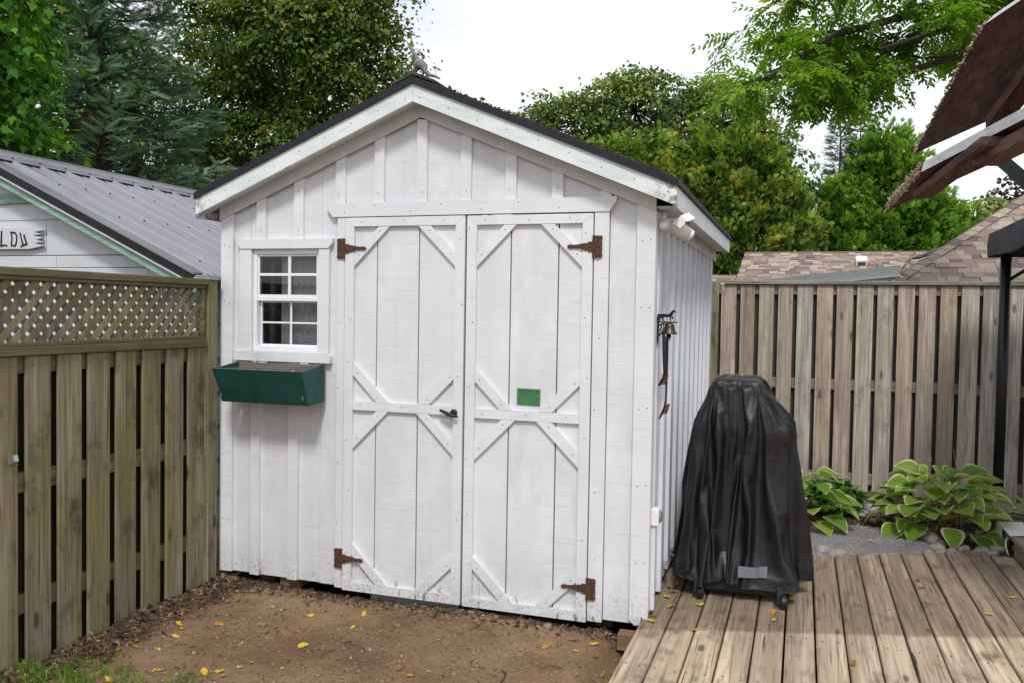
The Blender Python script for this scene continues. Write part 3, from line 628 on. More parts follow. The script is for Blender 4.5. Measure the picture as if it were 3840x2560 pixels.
while yk_ > 1.2:
    y1 = yk_; y0 = yk_-.139+jit(.004); zb = -.02+jit(.008)
    obj('board', MB().box(FX-.017+jit(.001), FX+jit(.0015), y0, y1, zb, 1.398, .0035), M['fence_l'], lf)
    for zz in (.26, .82, 1.36):
        for q in (.25, .75): nail(LN, FX+.0022, y0+(y1-y0)*q, zz+jit(.015), 'x', .0035)
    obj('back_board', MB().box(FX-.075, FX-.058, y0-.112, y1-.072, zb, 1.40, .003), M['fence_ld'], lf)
    yk_ -= .1817; k += 1
for z0, z1 in ((.222, .312), (.778, .870), (1.318, 1.399)): obj('rail', MB().box(FX-.0575, FX-.0175, 1.0, 4.214, z0, z1), M['fence_lh'], lf)
obj('lattice_sill', MB().box(FX-.045, FX+.016, 1.0, 4.214, 1.400, 1.440), M['fence_lh'], lf); obj('lattice_sill', MB().box(FX-.035, FX+.004, 1.0, 4.214, 1.4405, 1.458), M['fence_lh'], lf)
obj('top_cap', MB().box(FX-.055, FX+.022, 1.0, 4.230, 1.752, 1.789, .004), M['fence_lh'], lf); obj('cap_strip', MB().box(FX-.032, FX+.010, 1.0, 4.214, 1.733, 1.7515), M['fence_lh'], lf)
obj('lattice_stop', MB().box(FX-.030, FX+.004, 4.185, 4.214, 1.4585, 1.7325), M['fence_lh'], lf)
HL = 1.7325-1.4585; wl_ = .047
for layer, (xa, sg) in enumerate(((FX-.008, 1), (FX-.0165, -1))):
    me = mesh_of('lattice_slat', MB().prism([(-wl_/2, 0), (wl_/2, 0), (wl_/2+sg*HL, HL), (-wl_/2+sg*HL, HL)][::-1], -.0035, .0035, 'x'), M['lattice'])
    for i in range(38):
        y = 1.65+i*.0752+jit(.002)
        if (y+sg*HL if sg > 0 else y) > 4.17 or (y if sg > 0 else y-HL) < 1.3: continue
        inst('lattice_slat', me, lf, (xa, y, 1.4585))
# shortened slats in the corners against the post
for q in range(5):
    y = 1.65+(30+q)*.0752; h = 4.185-y-wl_/2
    if .02 < h < HL: obj('lattice_slat', MB().prism([(y-wl_/2, 1.4585), (y+wl_/2, 1.4585), (y+wl_/2+h, 1.4585+h), (y-wl_/2+h, 1.4585+h)][::-1], FX-.0115, FX-.0045, 'x'), M['lattice'], lf)
    y = 1.65+(34+q)*.0752; a = y+wl_/2-4.185
    if 0 < a < HL-.02: obj('lattice_slat', MB().prism([(4.185-wl_, 1.4585+a), (4.185, 1.4585+a), (4.185-(HL-a), 1.7325), (4.185-wl_-(HL-a), 1.7325)][::-1], FX-.020, FX-.013, 'x'), M['lattice'], lf)
obj('post', MB().box(FX-.080, FX+.012, 4.2305, 4.318, -.1, 1.785, .004), M['fence_l'], lf)
obj('post_board', MB().box(FX-.0172, FX+.0005, 4.2155, 4.2300, .0, 1.395, .003), M['fence_l'], lf)
pc = MB().box(FX-.090, FX+.022, 4.220, 4.328, 1.786, 1.800, .003); pc.box(FX-.084, FX+.016, 4.2255, 4.3225, 1.8002, 1.812, .003)
obj('post_cap', pc, M['galv'], lf)
obj('nail_heads', LN, M['nail'], lf, kind='stuff')
obj('latch_peg', MB().bar((FX+.002, 2.90, .93), (FX+.06, 2.88, .955), .018, .03), M['galv'], lf)

# ------------------------------------------------------------------ rear fence
RY = 8.5
rf = thing('board_fence', (.6, RY, 0), 'grey weathered shadow-box board fence closing the yard at the back', 'fence')
M['fence_r'] = m_wood('grey_fence_wood', [(.46, .355, .29), (.58, .55, .50), (.54, .50, .41), (.42, .29, .24), (.61, .57, .48), (.50, .475, .43), (.50, .375, .30), (.54, .515, .43)], 'z', .35, (.11, .085, .075), 1.0, green_col=(.36, .33, .20), blot=.5)
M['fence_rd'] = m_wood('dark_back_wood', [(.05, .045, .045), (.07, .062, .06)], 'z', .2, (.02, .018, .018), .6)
M['fence_rh'] = m_wood('grey_rail_wood', [(.27, .235, .205), (.32, .285, .25)], 'x', .3, (.06, .05, .04), 1.0, False, green_col=(.17, .16, .08), blot=.4)
RB = [(-.741, -.601), (-.563, -.433), (-.393, -.258), (-.221, -.088), (-.051, .088), (.123, .263), (.294, .436), (.467, .606), (.64, .777), (.811, .949), (.982, 1.122), (1.157, 1.29), (1.325, 1.467), (1.496, 1.628), (1.677, 1.806)]
while len(RB) < 26: RB.append((RB[-1][0]+.172, RB[-1][1]+.172))
RN = MB()
for a, b in RB:
    obj('board', MB().box(a, b, RY-.016+jit(.001), RY, .0+jit(.02), 1.923, .003), M['fence_r'], rf)
    for zz in (.15, 1.01, 1.86):
        for q in (.22, .78): nail(RN, a+(b-a)*q+jit(.008), RY-.0176, zz+jit(.012), 'y', .004)
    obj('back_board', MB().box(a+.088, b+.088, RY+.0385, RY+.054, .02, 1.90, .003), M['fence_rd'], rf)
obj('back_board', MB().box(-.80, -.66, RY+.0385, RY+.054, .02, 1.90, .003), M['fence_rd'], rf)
for z0, z1 in ((.104, .205), (.966, 1.062), (1.832, 1.9225)): obj('rail', MB().box(-.80, 3.8, RY+.0003, RY+.038, z0, z1), M['fence_rh'], rf)
obj('top_cap', MB().box(-.715, 3.8, RY-.042, RY+.06, 1.9245, 1.962, .004), M['fence_rh'], rf)
obj('nail_heads', RN, M['nail'], rf, kind='stuff')
obj('post', MB().box(-.86, -.765, RY-.012, RY+.085, -.1, 1.955, .004), M['fence_l'], rf)
obj('bracket', MB().box(-.722, -.700, RY-.0185, RY-.0165, 1.845, 1.915, .0006), M['galv'], rf)
# side run of fence going back behind the shed
sf = thing('side_fence', (-1.5, 8.6, 0), 'mossy green fence piece seen between the shed and the grey back fence', 'fence')
for k in range(6): obj('board', MB().box(-1.02-.165*k, -.875-.165*k, RY+.10, RY+.117, 0, 1.94, .003), M['fence_l'], sf)
obj('rail', MB().box(-2.0, -.87, RY+.1175, RY+.155, 1.7, 1.79), M['fence_lh'], sf)

# ------------------------------------------------------------------ deck
DZ = .07
dk = bpy.data.objects.new('deck', None); col.objects.link(dk); dk.location = (0, 4, DZ); WPOS['deck'] = Vector((0, 4, DZ)); tag(dk, 'weathered brown plank deck running up to the shed', kind='structure')
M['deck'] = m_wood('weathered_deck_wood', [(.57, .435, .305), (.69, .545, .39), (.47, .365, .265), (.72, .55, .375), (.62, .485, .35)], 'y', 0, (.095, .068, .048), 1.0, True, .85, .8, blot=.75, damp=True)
DN = MB(); far = lambda x: 5.90+.517*(x+.03) if x > -.2 else 5.80
for i in range(15):
    x0 = -.742+i*.1408; x1 = x0+.1408-.0085; xm = (x0+x1)/2; ye = far(xm)+jit(.02)
    if i == 14: ye = 6.42
    cuts = {13: [4.95], 4: [1.2], 9: [2.3], 0: [2.9]}.get(i, [])
    ys = [-1.6]+cuts+[ye]
    for a, b in zip(ys[:-1], ys[1:]):
        g = .0035; z1 = DZ+jit(.0025); tw = jit(.002)
        w = MB().box(x0+jit(.002), x1+jit(.002), a+g, b-g, z1-.036, z1, .006)
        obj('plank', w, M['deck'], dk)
    for yj in np.arange(-1.1, ye, .61):
        for q in (.22, .78): nail(DN, x0+(x1-x0)*q+jit(.01), yj+jit(.012), DZ+.0035, 'z', .005)
for yj in np.arange(-1.1, 6.0, .61): obj('joist', MB().box(-.66, 1.36, yj-.02, yj+.02, -.06, DZ-.0395), M['shingle_dark'], dk)
obj('rim_joist', MB().box(-.690, -.662, -1.6, 4.30, -.10, DZ-.0395), M['old_block'], dk)
obj('nail_heads', DN, M['nail'], dk, kind='stuff')
# raised platform on the right
rp = bpy.data.objects.new('deck', None); col.objects.link(rp); rp.location = (2.2, 6.5, 0); WPOS[rp.name] = Vector((2.2, 6.5, 0)); tag(rp, 'raised wooden platform step at the right edge of the deck', kind='structure')
M['deck_x'] = m_wood('platform_wood', [(.34, .27, .205), (.40, .33, .26), (.30, .24, .19)], 'x', 0, (.085, .06, .045), .8, True, .6, .8, blot=.4)
for k in range(24):
    y0 = 4.35+k*.143
    if y0 < 7.72: obj('plank', MB().box(1.372, 3.9, y0, y0+.137, .150, .186+jit(.002), .005), M['deck_x'], rp)
obj('side_board', MB().box(1.385, 1.415, 4.35, 6.52, -.02, .1495, .003), M['deck'], rp); obj('side_board', MB().box(1.385, 1.415, 6.80, 7.76, -.02, .1495, .003), M['deck'], rp)
obj('notch_back', MB().box(1.45, 1.47, 6.5, 6.82, -.02, .1495, .003), M['shingle_dark'], rp)
wc = thing('cable_cover', (1.38, 6.68, .19), 'bent white plastic cover with a cable on the platform edge', 'cable cover')
obj('lid', MB().hexa([(1.355, 6.50, .19), (1.355, 6.90, .195), (1.50, 6.86, .215), (1.50, 6.52, .205), (1.355, 6.50, .194), (1.355, 6.90, .199), (1.50, 6.86, .219), (1.50, 6.52, .209)]), M['white_plain'], wc)
obj('flap', MB().hexa([(1.348, 6.74, .10), (1.342, 6.90, .105), (1.350, 6.90, .195), (1.352, 6.74, .19), (1.351, 6.74, .10), (1.345, 6.90, .105), (1.354, 6.90, .195), (1.3548, 6.74, .19)]), M['white_plain'], wc)
obj('cable', MB().tube([(1.40, 6.70, .16), (1.365, 6.66, .13), (1.355, 6.62, .09), (1.362, 6.58, .05), (1.35, 6.50, .03)], .006, 6), M['white_plain'], wc, smooth=True)
obj('conduit', MB().tube([(1.45, 6.62, .085), (1.395, 6.62, .085)], .020, 12), M['steel'], wc)

# ------------------------------------------------------------------ concrete slab
def m_aggregate():
    t = NT('grey_aggregate_concrete', .9, .2); a = t.noise(t.P(), 48, 5, .8); b = t.noise(t.P(), 5, 4, .6); v = t.n('ShaderNodeTexVoronoi', {'Vector': t.P(), 'Scale': 110.}, out=1)
    c = t.mix(t.ramp(a, [(.40, 0), (.60, 1)]), (.055, .05, .05), (.36, .335, .325)); c = t.mix(.35, c, t.mix(.8, v, (.2, .19, .19))); c = t.mix(t.ramp(b, [(.4, 0), (.7, .5)]), c, (.09, .08, .075))
    return t.end(c, None, t.bump(a, .6, .006))
sl = [(-.08, 6.02), (.10, 6.00), (.26, 6.10), (.55, 6.22), (.80, 6.36), (.90, 6.48), (.90, 6.62), (.83, 6.76), (.72, 6.93), (.55, 7.02), (.36, 7.03), (.16, 6.96), (.02, 6.75), (-.08, 6.4)]
cx_, cy_ = np.mean([p[0] for p in sl]), np.mean([p[1] for p in sl])
slab = MB(); n = len(sl); slab.add([(x, y, -.03) for x, y in sl]+[(x, y, .052) for x, y in sl]+[(cx_+(x-cx_)*.95, cy_+(y-cy_)*.95, .060) for x, y in sl], [(i, (i+1) % n, (i+1) % n+n, i+n) for i in range(n)]+[(i+n, (i+1) % n+n, (i+1) % n+2*n, i+2*n) for i in range(n)]+[tuple(range(2*n, 3*n))])
obj('concrete_slab', slab, m_aggregate(), None, label='low grey concrete slab of exposed aggregate behind the deck', cat='slab', loc=(cx_, cy_, 0))

# ------------------------------------------------------------------ neighbour's garage with ribbed metal roof
gar = thing('garage', (-6.2, 7.5, 0), 'white garage with grey ribbed metal roof behind the left fence', 'garage')
GY0, GY1, GXE, GZE, GS, GXR = 5.0, 11.5, -4.035, 1.835, .455, -6.25
def gz(x): return GZE+GS*(GXE-x)
def m_metalroof():
    t = NT('charcoal_metal_roof', .26, .5); b = t.noise(t.P(), 2.5, 4, .6); w = t.noise(t.P((2, 14, 2)), 1, 3, .6)
    c = t.mix(t.ramp(b, [(.35, 0), (.7, 1)]), (.19, .184, .215), (.24, .235, .27)); c = t.mix(t.ramp(w, [(.5, 0), (.75, .3)]), c, (.22, .218, .245))
    t.b.inputs['Coat Weight'].default_value = .7; t.b.inputs['Coat Roughness'].default_value = .16
    t.end(c, t.ramp(b, [(.3, .24), (.7, .36)])); return t.m
M['metal_roof'] = m_metalroof()
M['trim_metal'] = m_flat('dark_brown_trim_metal', (.018, .016, .017), .5, .1, .3, .2); M['trim_light'] = m_flat('pale_trim_lip', (.55, .55, .60), .4, .3, .5, .1)  # the rake lip is a paler metal than the dark trim
prof = [(0, 0), (.010, .008), (.020, .022), (.028, .027), (.040, .027), (.048, .022), (.058, .008), (.068, 0), (.115, 0), (.125, .006), (.135, .007), (.145, .006), (.155, 0), (.195, 0), (.205, .006), (.215, .007), (.225, .006), (.235, 0)]
per = .265; xt = GXR+.02
y = GY0+.06; npan = 0
while y < GY1:
    p = MB(); pts = []
    for r_ in range(3): pts += [(y+r_*per+a*per/.265, h) for a, h in prof]
    pts.append((y+3*per, 0)); pts = [q for q in pts if q[0] <= GY1+.2]; m = len(pts)
    p.v = [(GXE+.0, a, gz(GXE)+h) for a, h in pts]+[(xt, a, gz(xt)+h) for a, h in pts]
    p.f = [(i, i+1, i+1+m, i+m) for i in range(m-1)]
    obj('roof_panel', p, M['metal_roof'], gar, smooth=True); y += 3*per; npan += 1
obj('roof_panel', MB().prism([(GXR-.02, gz(GXR)-.012), (2*GXR-GXE, GZE), (2*GXR-GXE, GZE+.01), (GXR-.02, gz(GXR)-.002)], GY0+.06, GY1), M['metal_roof'], gar)
rc = [(GXR-.20, gz(GXR-.0)-.055), (GXR, gz(GXR)+.045), (GXR+.09, gz(GXR+.09)+.052), (GXR+.095, gz(GXR+.095)+.036), (GXR+.20, gz(GXR+.20)+.034), (GXR+.205, gz(GXR+.205)+.020), (GXR+.09, gz(GXR+.09)+.020), (GXR, gz(GXR)+.03), (GXR-.2, gz(GXR)-.065)]
obj('ridge_cap', MB().prism(rc, GY0-.01, GY1), M['metal_roof'], gar)
def rake(z0, z1, y0, y1, m, nm, x0=GXE+.01, x1=GXR-.6):
    f = lambda x, z: (x, gz(max(x, GXR) if x > GXR else 2*GXR-x)+z)
    obj(nm, MB().prism([f(x0, z0), f(x0, z1), f(GXR, z1), f(GXR, z0)], y0, y1), m, gar)
rake(-.040, .022, GY0, GY0+.012, M['trim_metal'], 'rake_trim')
rake(.0225, .036, GY0, GY0+.10, M['metal_roof'], 'rake_cap'); rake(-.054, -.0405, GY0-.006, GY0+.012, M['trim_light'], 'rake_lip')
M['green_trim'] = m_wood('faded_mint_trim', [(.30, .47, .36), (.37, .54, .43)], 'x', 0, (.12, .15, .11), .8, False)
rake(-.120, -.055, GY0+.018, GY0+.045, M['green_trim'], 'rake_board')
obj('drip_cap', MB().prism([(GXE-.12, GZE-.03), (GXE+.02, GZE-.055), (GXE+.02, GZE-.003), (GXE-.12, gz(GXE-.12)-.004)], GY0+.013, GY1), M['trim_metal'], gar)
M['gwall'] = m_flat('pale_garage_panel', (.60, .625, .64), .6, 0, .3, .06, .05, 3)
gw = GY0+.15; rows = [(.4, 1.03), (1.035, 1.505), (1.51, 1.905), (1.91, 1.997), (2.003, 2.268), (2.273, 2.405), (2.41, 2.60)]
for r_, (z0, z1) in enumerate(rows):
    sp = {4: [-5.497], 3: [-5.405, -4.635], 2: [-4.54]}.get(r_, [])
    xs = [GXR-.5]+sp+[GXE-.08]
    for a, b in zip(xs[:-1], xs[1:]):
        lim = GXE-(z1-GZE+.10)/GS if z1 > GZE-.1 else GXE-.08
        lim0 = GXE-(z0-GZE+.10)/GS if z0 > GZE-.1 else GXE-.08
        bb, b0 = min(b, lim), min(b, lim0)
        if bb <= a: continue
        obj('wall_panel', MB().prism([(a+.002, z0), (b0-.002, z0), (bb-.002, z1), (a+.002, z1)], gw+(r_ % 2)*.003, gw+.02), M['gwall'], gar)
obj('green_batten', MB().prism([(GXR-.5, 2.405), (-5.60, 2.400), (-5.70, 2.478), (GXR-.5, 2.478)], gw-.02, gw-.001), M['green_trim'], gar)
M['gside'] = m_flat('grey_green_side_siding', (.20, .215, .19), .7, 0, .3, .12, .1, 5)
for k in range(7):
    z0 = .01+k*.250; obj('siding_board', MB().prism([(GXE-.085, z0), (GXE-.075, z0), (GXE-.090, z0+.249), (GXE-.10, z0+.249)], gw+.021, GY1-.1), M['gside'], gar)
obj('back_wall', MB().box(2*GXR-GXE+.1, GXE-.1, GY1-.1, GY1-.08, 0, 1.85), M['gwall'], gar)
scw = MB()
for xx in (-4.255, -5.0, -5.59): 
    for k in range(24): scw.lathe([(.009, 0), (.006, .009)], (xx, GY0+.06+.034+k*per, gz(xx)+.026), (GS, 0, 1), 6)
for k in range(24): scw.lathe([(.010, 0), (.006, .012)], (GXR+.19, GY0+.06+.02+k*per, gz(GXR+.19)+.034), (GS, 0, 1), 6)
obj('roof_screws', scw, M['nail'], gar, kind='stuff')
sg = thing('wooden_sign', (-5.75, 5.13, 2.05), 'pale wooden sign board with twig letters LDU on the garage wall', 'sign')
sp = [(-6.35, 2.049), (-5.634, 2.048), (-5.494, 2.071), (-5.579, 2.091), (-5.506, 2.100), (-5.564, 2.117), (-5.500, 2.132), (-5.594, 2.150), (-5.512, 2.161), (-5.588, 2.176), (-5.482, 2.193), (-5.569, 2.213), (-6.35, 2.217)]
sb = MB(); prism_tri(sb, sp, 5.115, 5.137); obj('board', sb, M['gwall'], sg)
M['twig'] = m_flat('dark_twig', (.055, .030, .025), .9, 0, .1, .4)
LT = [[(-5.905, 2.188), (-5.908, 2.13), (-5.912, 2.068)], [(-5.915, 2.069), (-5.885, 2.080), (-5.850, 2.075)],
      [(-5.812, 2.182), (-5.800, 2.13), (-5.808, 2.076)], [(-5.813, 2.178), (-5.770, 2.174)], [(-5.768, 2.173), (-5.752, 2.15), (-5.754, 2.105), (-5.766, 2.075)], [(-5.811, 2.074), (-5.764, 2.075)],
      [(-5.718, 2.172), (-5.706, 2.124), (-5.690, 2.082)], [(-5.680, 2.157), (-5.665, 2.115), (-5.651, 2.084)], [(-5.712, 2.066), (-5.685, 2.077), (-5.650, 2.086)]]
for nm, ss in (('letter_l', LT[:2]), ('letter_d', LT[2:6]), ('letter_u', LT[6:])):
    lm = MB()
    for q in ss: lm.tube([(x, 5.111, z) for x, z in q], [.0045+random.random()*.002 for _ in q], 6)
    obj(nm, lm, M['twig'], sg)

# ------------------------------------------------------------------ neighbour's shingled house beyond the back fence
hs = thing('house', (3, 14, 0), 'low house with tan and brown architectural shingle roof beyond the back fence', 'house')
SHC = [(0, (.29, .215, .175)), (.2, (.37, .285, .225)), (.4, (.44, .355, .28)), (.55, (.31, .245, .215)), (.7, (.20, .15, .14)), (.85, (.40, .345, .29)), (.96, (.24, .195, .185))]
def m_shingle(name, src):
    t = NT(name, .95, .1)
    a = t.rand() if src == 'obj' else t.n('ShaderNodeAttribute', attribute_name='tone', out='Fac')
    nd = t.t.nodes.new('ShaderNodeValToRGB'); nd.color_ramp.interpolation = 'CONSTANT'; t.set(nd.inputs[0], a); e = nd.color_ramp.elements
    while len(e) < len(SHC): e.new(.5)
    for i, (p, c) in enumerate(SHC): e[i].position = p; e[i].color = c+(1,)
    g = t.noise(t.P(), 90, 3, .7); return t.end(t.mix(t.ramp(g, [(.35, .35), (.55, 0)]), nd.outputs[0], (.10, .08, .075)), None, t.bump(g, .5, .005))
M['sh_obj'] = m_shingle('tan_shingle', 'obj'); M['sh_stuff'] = m_shingle('tan_shingle_far', 'attr')
M['felt'] = m_flat('shingle_underlay_felt', (.12, .095, .085), .95)  # dark brown felt lying under the shingles
sh1 = mesh_of('shingle', MB().box(0, 1, -.004, .150, 0, .010, .002), M['sh_obj'])
stuff_v = []; stuff_f = []; stuff_t = []; n_obj = 0
def inside(poly, u, v):
    c = False; n = len(poly)
    for i in range(n):
        (x1, y1), (x2, y2) = poly[i], poly[i-1]
        if (y1 > v) != (y2 > v) and u < (x2-x1)*(v-y1)/(y2-y1)+x1: c = not c
    return c
def clip_u(poly, v, u0, u1):
    """the stretch of [u0,u1] inside poly at height v"""
    xs = []; n = len(poly)
    for i in range(n):
        (x1, y1), (x2, y2) = poly[i], poly[i-1]
        if (y1 > v) != (y2 > v): xs.append((x2-x1)*(v-y1)/(y2-y1)+x1)
    if len(xs) < 2: return None
    a, b = max(u0, min(xs)), min(u1, max(xs)); return (a, b) if b-a > .02 else None
def shingle_roof(O, U, V, poly, row=.142, budget=150, tilt=.03):
    """O origin, U across, V up the slope (unit). poly in (u,v)."""
    global n_obj
    O = Vector(O); U = Vector(U).normalized(); V = Vector(V).normalized(); Nn = U.cross(V).normalized()
    base = MB(); base.add([O+U*u+V*v-Nn*.004 for u, v in poly], [tuple(range(len(poly)))]); obj('roof_plane', base, M['felt'], hs)
    vmin = min(p[1] for p in poly); vmax = max(p[1] for p in poly); umin = min(p[0] for p in poly); umax = max(p[0] for p in poly)
    Mx = Matrix((U, V, Nn)).transposed(); rt = Mx.to_euler(); cnt = 0
    r_ = 0; v = vmin
    while v < vmax-.03:
        u = umin-random.uniform(0, .3)
        while u < umax:
            l = random.choice((.10, .14, .18, .22, .13)); cl = clip_u(poly, v+row*.6, u, u+l-.004)
            if cl:
                th = random.choice((.0, .0, .006)); pos = O+U*cl[0]+V*v+Nn*(.002+th)
                if cnt < budget:
                    inst('shingle', sh1, hs, pos, rt, (cl[1]-cl[0], row/.146, 1+th*60)); cnt += 1
                else:
                    o = len(stuff_v); w = cl[1]-cl[0]; t_ = .010+th
                    for dz in (-.004, t_):
                        for a, b in ((0, -.004), (w, -.004), (w, row), (0, row)): stuff_v.append(pos+U*a+V*b+Nn*dz)
                    stuff_f.extend([tuple(i+o for i in f) for f in ((4, 5, 6, 7), (0, 1, 5, 4), (1, 2, 6, 5), (2, 3, 7, 6), (3, 0, 4, 7))]); stuff_t.extend([random.random()]*8)
            u += l
        v += row
# nearer hip face on the right
pB = math.radians(30); OB = (.80, 10.7, 1.918)
shingle_roof(OB, (1, 0, 0), (0, math.cos(pB), math.sin(pB)), [(0, 0), (6, 0), (6, 3.7), (2.69, 3.7)], .118, 170)
# long lower roof on the left
pA = math.radians(22)
shingle_roof((-.99, 13.55, 2.10), (1, 0, 0), (0, math.cos(pA), math.sin(pA)), [(0, 0), (3.9, 0), (3.9, 1.52), (.05, 1.52)], .112, 130)
shingle_roof((-2.2, 13.55, 2.08), (1, 0, 0), (0, math.cos(pA), math.sin(pA)), [(0, 0), (1.2, 0), (1.2, .50), (0, .50)], .140, 0)
me = bpy.data.meshes.new('shingle_field'); me.from_pydata([tuple(v) for v in stuff_v], [], stuff_f); me.materials.append(M['sh_stuff'])
at = me.attributes.new('tone', 'FLOAT', 'POINT'); at.data.foreach_set('value', stuff_t)
o = bpy.data.objects.new('shingle_field', me); col.objects.link(o); o.parent = hs; o.location = -wpos(hs); tag(o, kind='stuff')
# hip caps
dv = Vector((2.69, 3.7*math.cos(pB), 3.7*math.sin(pB))); Ld = dv.length; dv.normalize(); cap_me = mesh_of('hip_cap', MB().add([(-.10, 0, -.012), (0, 0, .022), (.10, 0, -.012), (-.10, .24, -.022), (0, .24, .012), (.10, .24, -.022), (-.10, 0, -.022), (.10, 0, -.022)], [(0, 1, 4, 3), (1, 2, 5, 4), (0, 6, 7, 2, 1)]), M['sh_obj'])
k = 0
while k*.165 < Ld-.2:
    p = Vector(OB)+dv*(k*.165)+Vector((0, 0, .012)); q = dv.to_track_quat('Y', 'Z').to_euler(); inst('hip_cap', cap_me, hs, p, q); k += 1
# ridge strip of the long roof and its back slope
zA = 2.10+1.52*math.sin(pA); yA = 13.55+1.52*math.cos(pA)
obj('ridge_cap', MB().box(-.94, 2.9, yA-.06, yA+.10, zA-.012, zA+.016), M['sh_obj'], hs); obj('roof_plane', MB().add([(-.94, yA, zA), (2.9, yA, zA), (2.9, yA+1.5, zA-.6), (-1.05, yA+1.5, zA-.6)], [(0, 1, 2, 3)]), M['felt'], hs)
M['hwall'] = m_flat('house_wall', (.50, .48, .43), .8, 0, .2, .08); M['flash'] = m_flat('pale_fascia', (.56, .60, .58), .5, 0, .4, .08); M['hwhite'] = m_flat('white_fascia', (.80, .81, .80), .5, 0, .4, .05)
obj('wall', MB().box(1.2, 6.8, 11.25, 15.5, 0, 2.03), M['hwall'], hs); obj('wall', MB().box(-2.1, 2.8, 13.75, 16.0, 0, 2.09), M['hwall'], hs)
obj('lean_to_fascia', MB().prism([(-.55, 1.955), (1.06, 2.135), (1.06, 2.245), (-.55, 2.06)], 10.98, 11.0), M['flash'], hs)
obj('lean_to_edge', MB().prism([(-.55, 1.935), (1.06, 2.115), (1.06, 2.134), (-.55, 1.954)], 10.965, 11.0), M['hwhite'], hs)
obj('lean_to_soffit', MB().prism([(-.55, 1.83), (1.00, 2.03), (1.00, 2.114), (-.55, 1.934)], 10.995, 11.02), m_flat('cream_soffit', (.44, .44, .38), .7), hs)
obj('lean_to_roof', MB().add([(-.55, 11.0, 2.06), (1.06, 11.0, 2.245), (1.06, 13.4, 2.25), (-.55, 13.4, 2.06)], [(0, 1, 2, 3)]), M['felt'], hs)
obj('gutter_spout', MB().tube([(1.06, 10.97, 2.12), (1.20, 10.97, 2.02)], .012, 6), M['hwhite'], hs)
zs = lambda y: 2.10+(y-13.55)*math.tan(pA)
vt = obj('roof_vent', MB().prism([(14.32, zs(14.32)+.0), (14.30, zs(14.30)+.10), (14.50, zs(14.50)+.10), (14.52, zs(14.52))], .76, .92, 'x'), M['hwhite'], hs)
obj('vent_opening', MB().box(.785, .895, 14.292, 14.2975, zs(14.3)+.02, zs(14.3)+.075, .0005), M['shingle_dark'], vt)
obj('vent_pipe', MB().tube([(1.07, 14.0, zs(14.0)-.05), (1.07, 14.0, zs(14.0)+.15)], .055, 12), M['galv'], hs)
obj('brace_rod', MB().tube([(1.30, 13.9, 2.26), (1.62, 14.6, 2.66)], .014, 6), M['old_block'], hs)
obj('valley_flashing', MB().bar((1.36, 12.2, 2.40), (1.95, 12.9, 2.66), .10, .02), M['black_metal'], hs)

# ------------------------------------------------------------------ gazebo with black fabric canopy
gz_ = thing('gazebo', (2.9, 6.1, .18), 'black metal gazebo with dark fabric canopy at the right edge', 'gazebo')
def m_fabric(name, c0, c1, rough=.75):
    t = NT(name, rough, .3); b = t.noise(t.P(), 7, 4, .6); w = t.noise(t.P(), 300, 2, .5)
    return t.end(t.mix(t.ramp(b, [(.3, 0), (.7, 1)]), c0, c1), None, t.bump(t.mt('ADD', b, t.mt('MULTIPLY', w, .1)), .3, .02))
M['canopy'] = m_fabric('charcoal_canopy_fabric', (.050, .048, .056), (.085, .082, .095))
gx0, gx1, gy0, gy1 = 1.42, 4.7, 4.25, 7.92
cv = MB(); cxm, cym = (gx0+gx1)/2, (gy0+gy1)/2
cv.add([(gx0, gy0, 2.32), (gx1, gy0, 2.32), (gx1, gy1, 2.32), (gx0, gy1, 2.32), (cxm, cym, 3.25)], [(0, 1, 4), (1, 2, 4), (2, 3, 4), (3, 0, 4)])
obj('canopy_roof', cv, M['canopy'], gz_)
for a, b in (((gx0, gy0), (gx1, gy0)), ((gx1, gy0), (gx1, gy1)), ((gx1, gy1), (gx0, gy1)), ((gx0, gy1), (gx0, gy0))):
    v = MB(); n = 24; A_ = Vector((*a, 0)); B2 = Vector((*b, 0)); nn = (B2-A_).normalized().cross(Vector((0, 0, 1)))
    for i in range(n+1):
        p = A_+(B2-A_)*i/n; w = .012*math.sin(i*1.7)
        v.v += [(p.x, p.y, 2.325), tuple(p+nn*(.012+w*.5)+Vector((0, 0, 2.24))), tuple(p+nn*(.006+w)+Vector((0, 0, 2.128+.008*math.sin(i*.9))))]
        if i: o_ = 3*i; v.f += [(o_-3, o_, o_+1, o_-2), (o_-2, o_+1, o_+2, o_-1)]
    obj('valance', v, M['canopy'], gz_, smooth=True)
for px, py in ((1.53, 7.82), (4.6, 7.82), (1.53, 4.36), (4.6, 4.36)):
    obj('post', MB().tube([(px, py, .186), (px, py, 2.15)], .040, 14), M['black_plastic'], gz_, smooth=True)
    sx = 1 if px < 3 else -1; sy = -1 if py > 6 else 1
    obj('brace', MB().tube([(px, py, 1.93), (px+sx*.5, py, 2.28)], .014, 8), M['black_plastic'], gz_); 
for a, b in (((1.53, 7.82), (4.6, 7.82)), ((1.53, 4.36), (4.6, 4.36)), ((1.53, 7.82), (1.53, 4.36)), ((4.6, 7.82), (4.6, 4.36))): obj('beam', MB().bar((*a, 2.26), (*b, 2.26), .04, .05), M['black_plastic'], gz_)
# red post foot at the frame edge
obj('red_post', MB().tube([(1.83, 7.70, .186), (1.83, 7.70, .95)], .022, 10), m_flat('dark_red_paint', (.12, .018, .012), .5), None, smooth=True, label='dark red slim post standing at the right edge near the fence', cat='post', loc=(1.83, 7.7, .19))

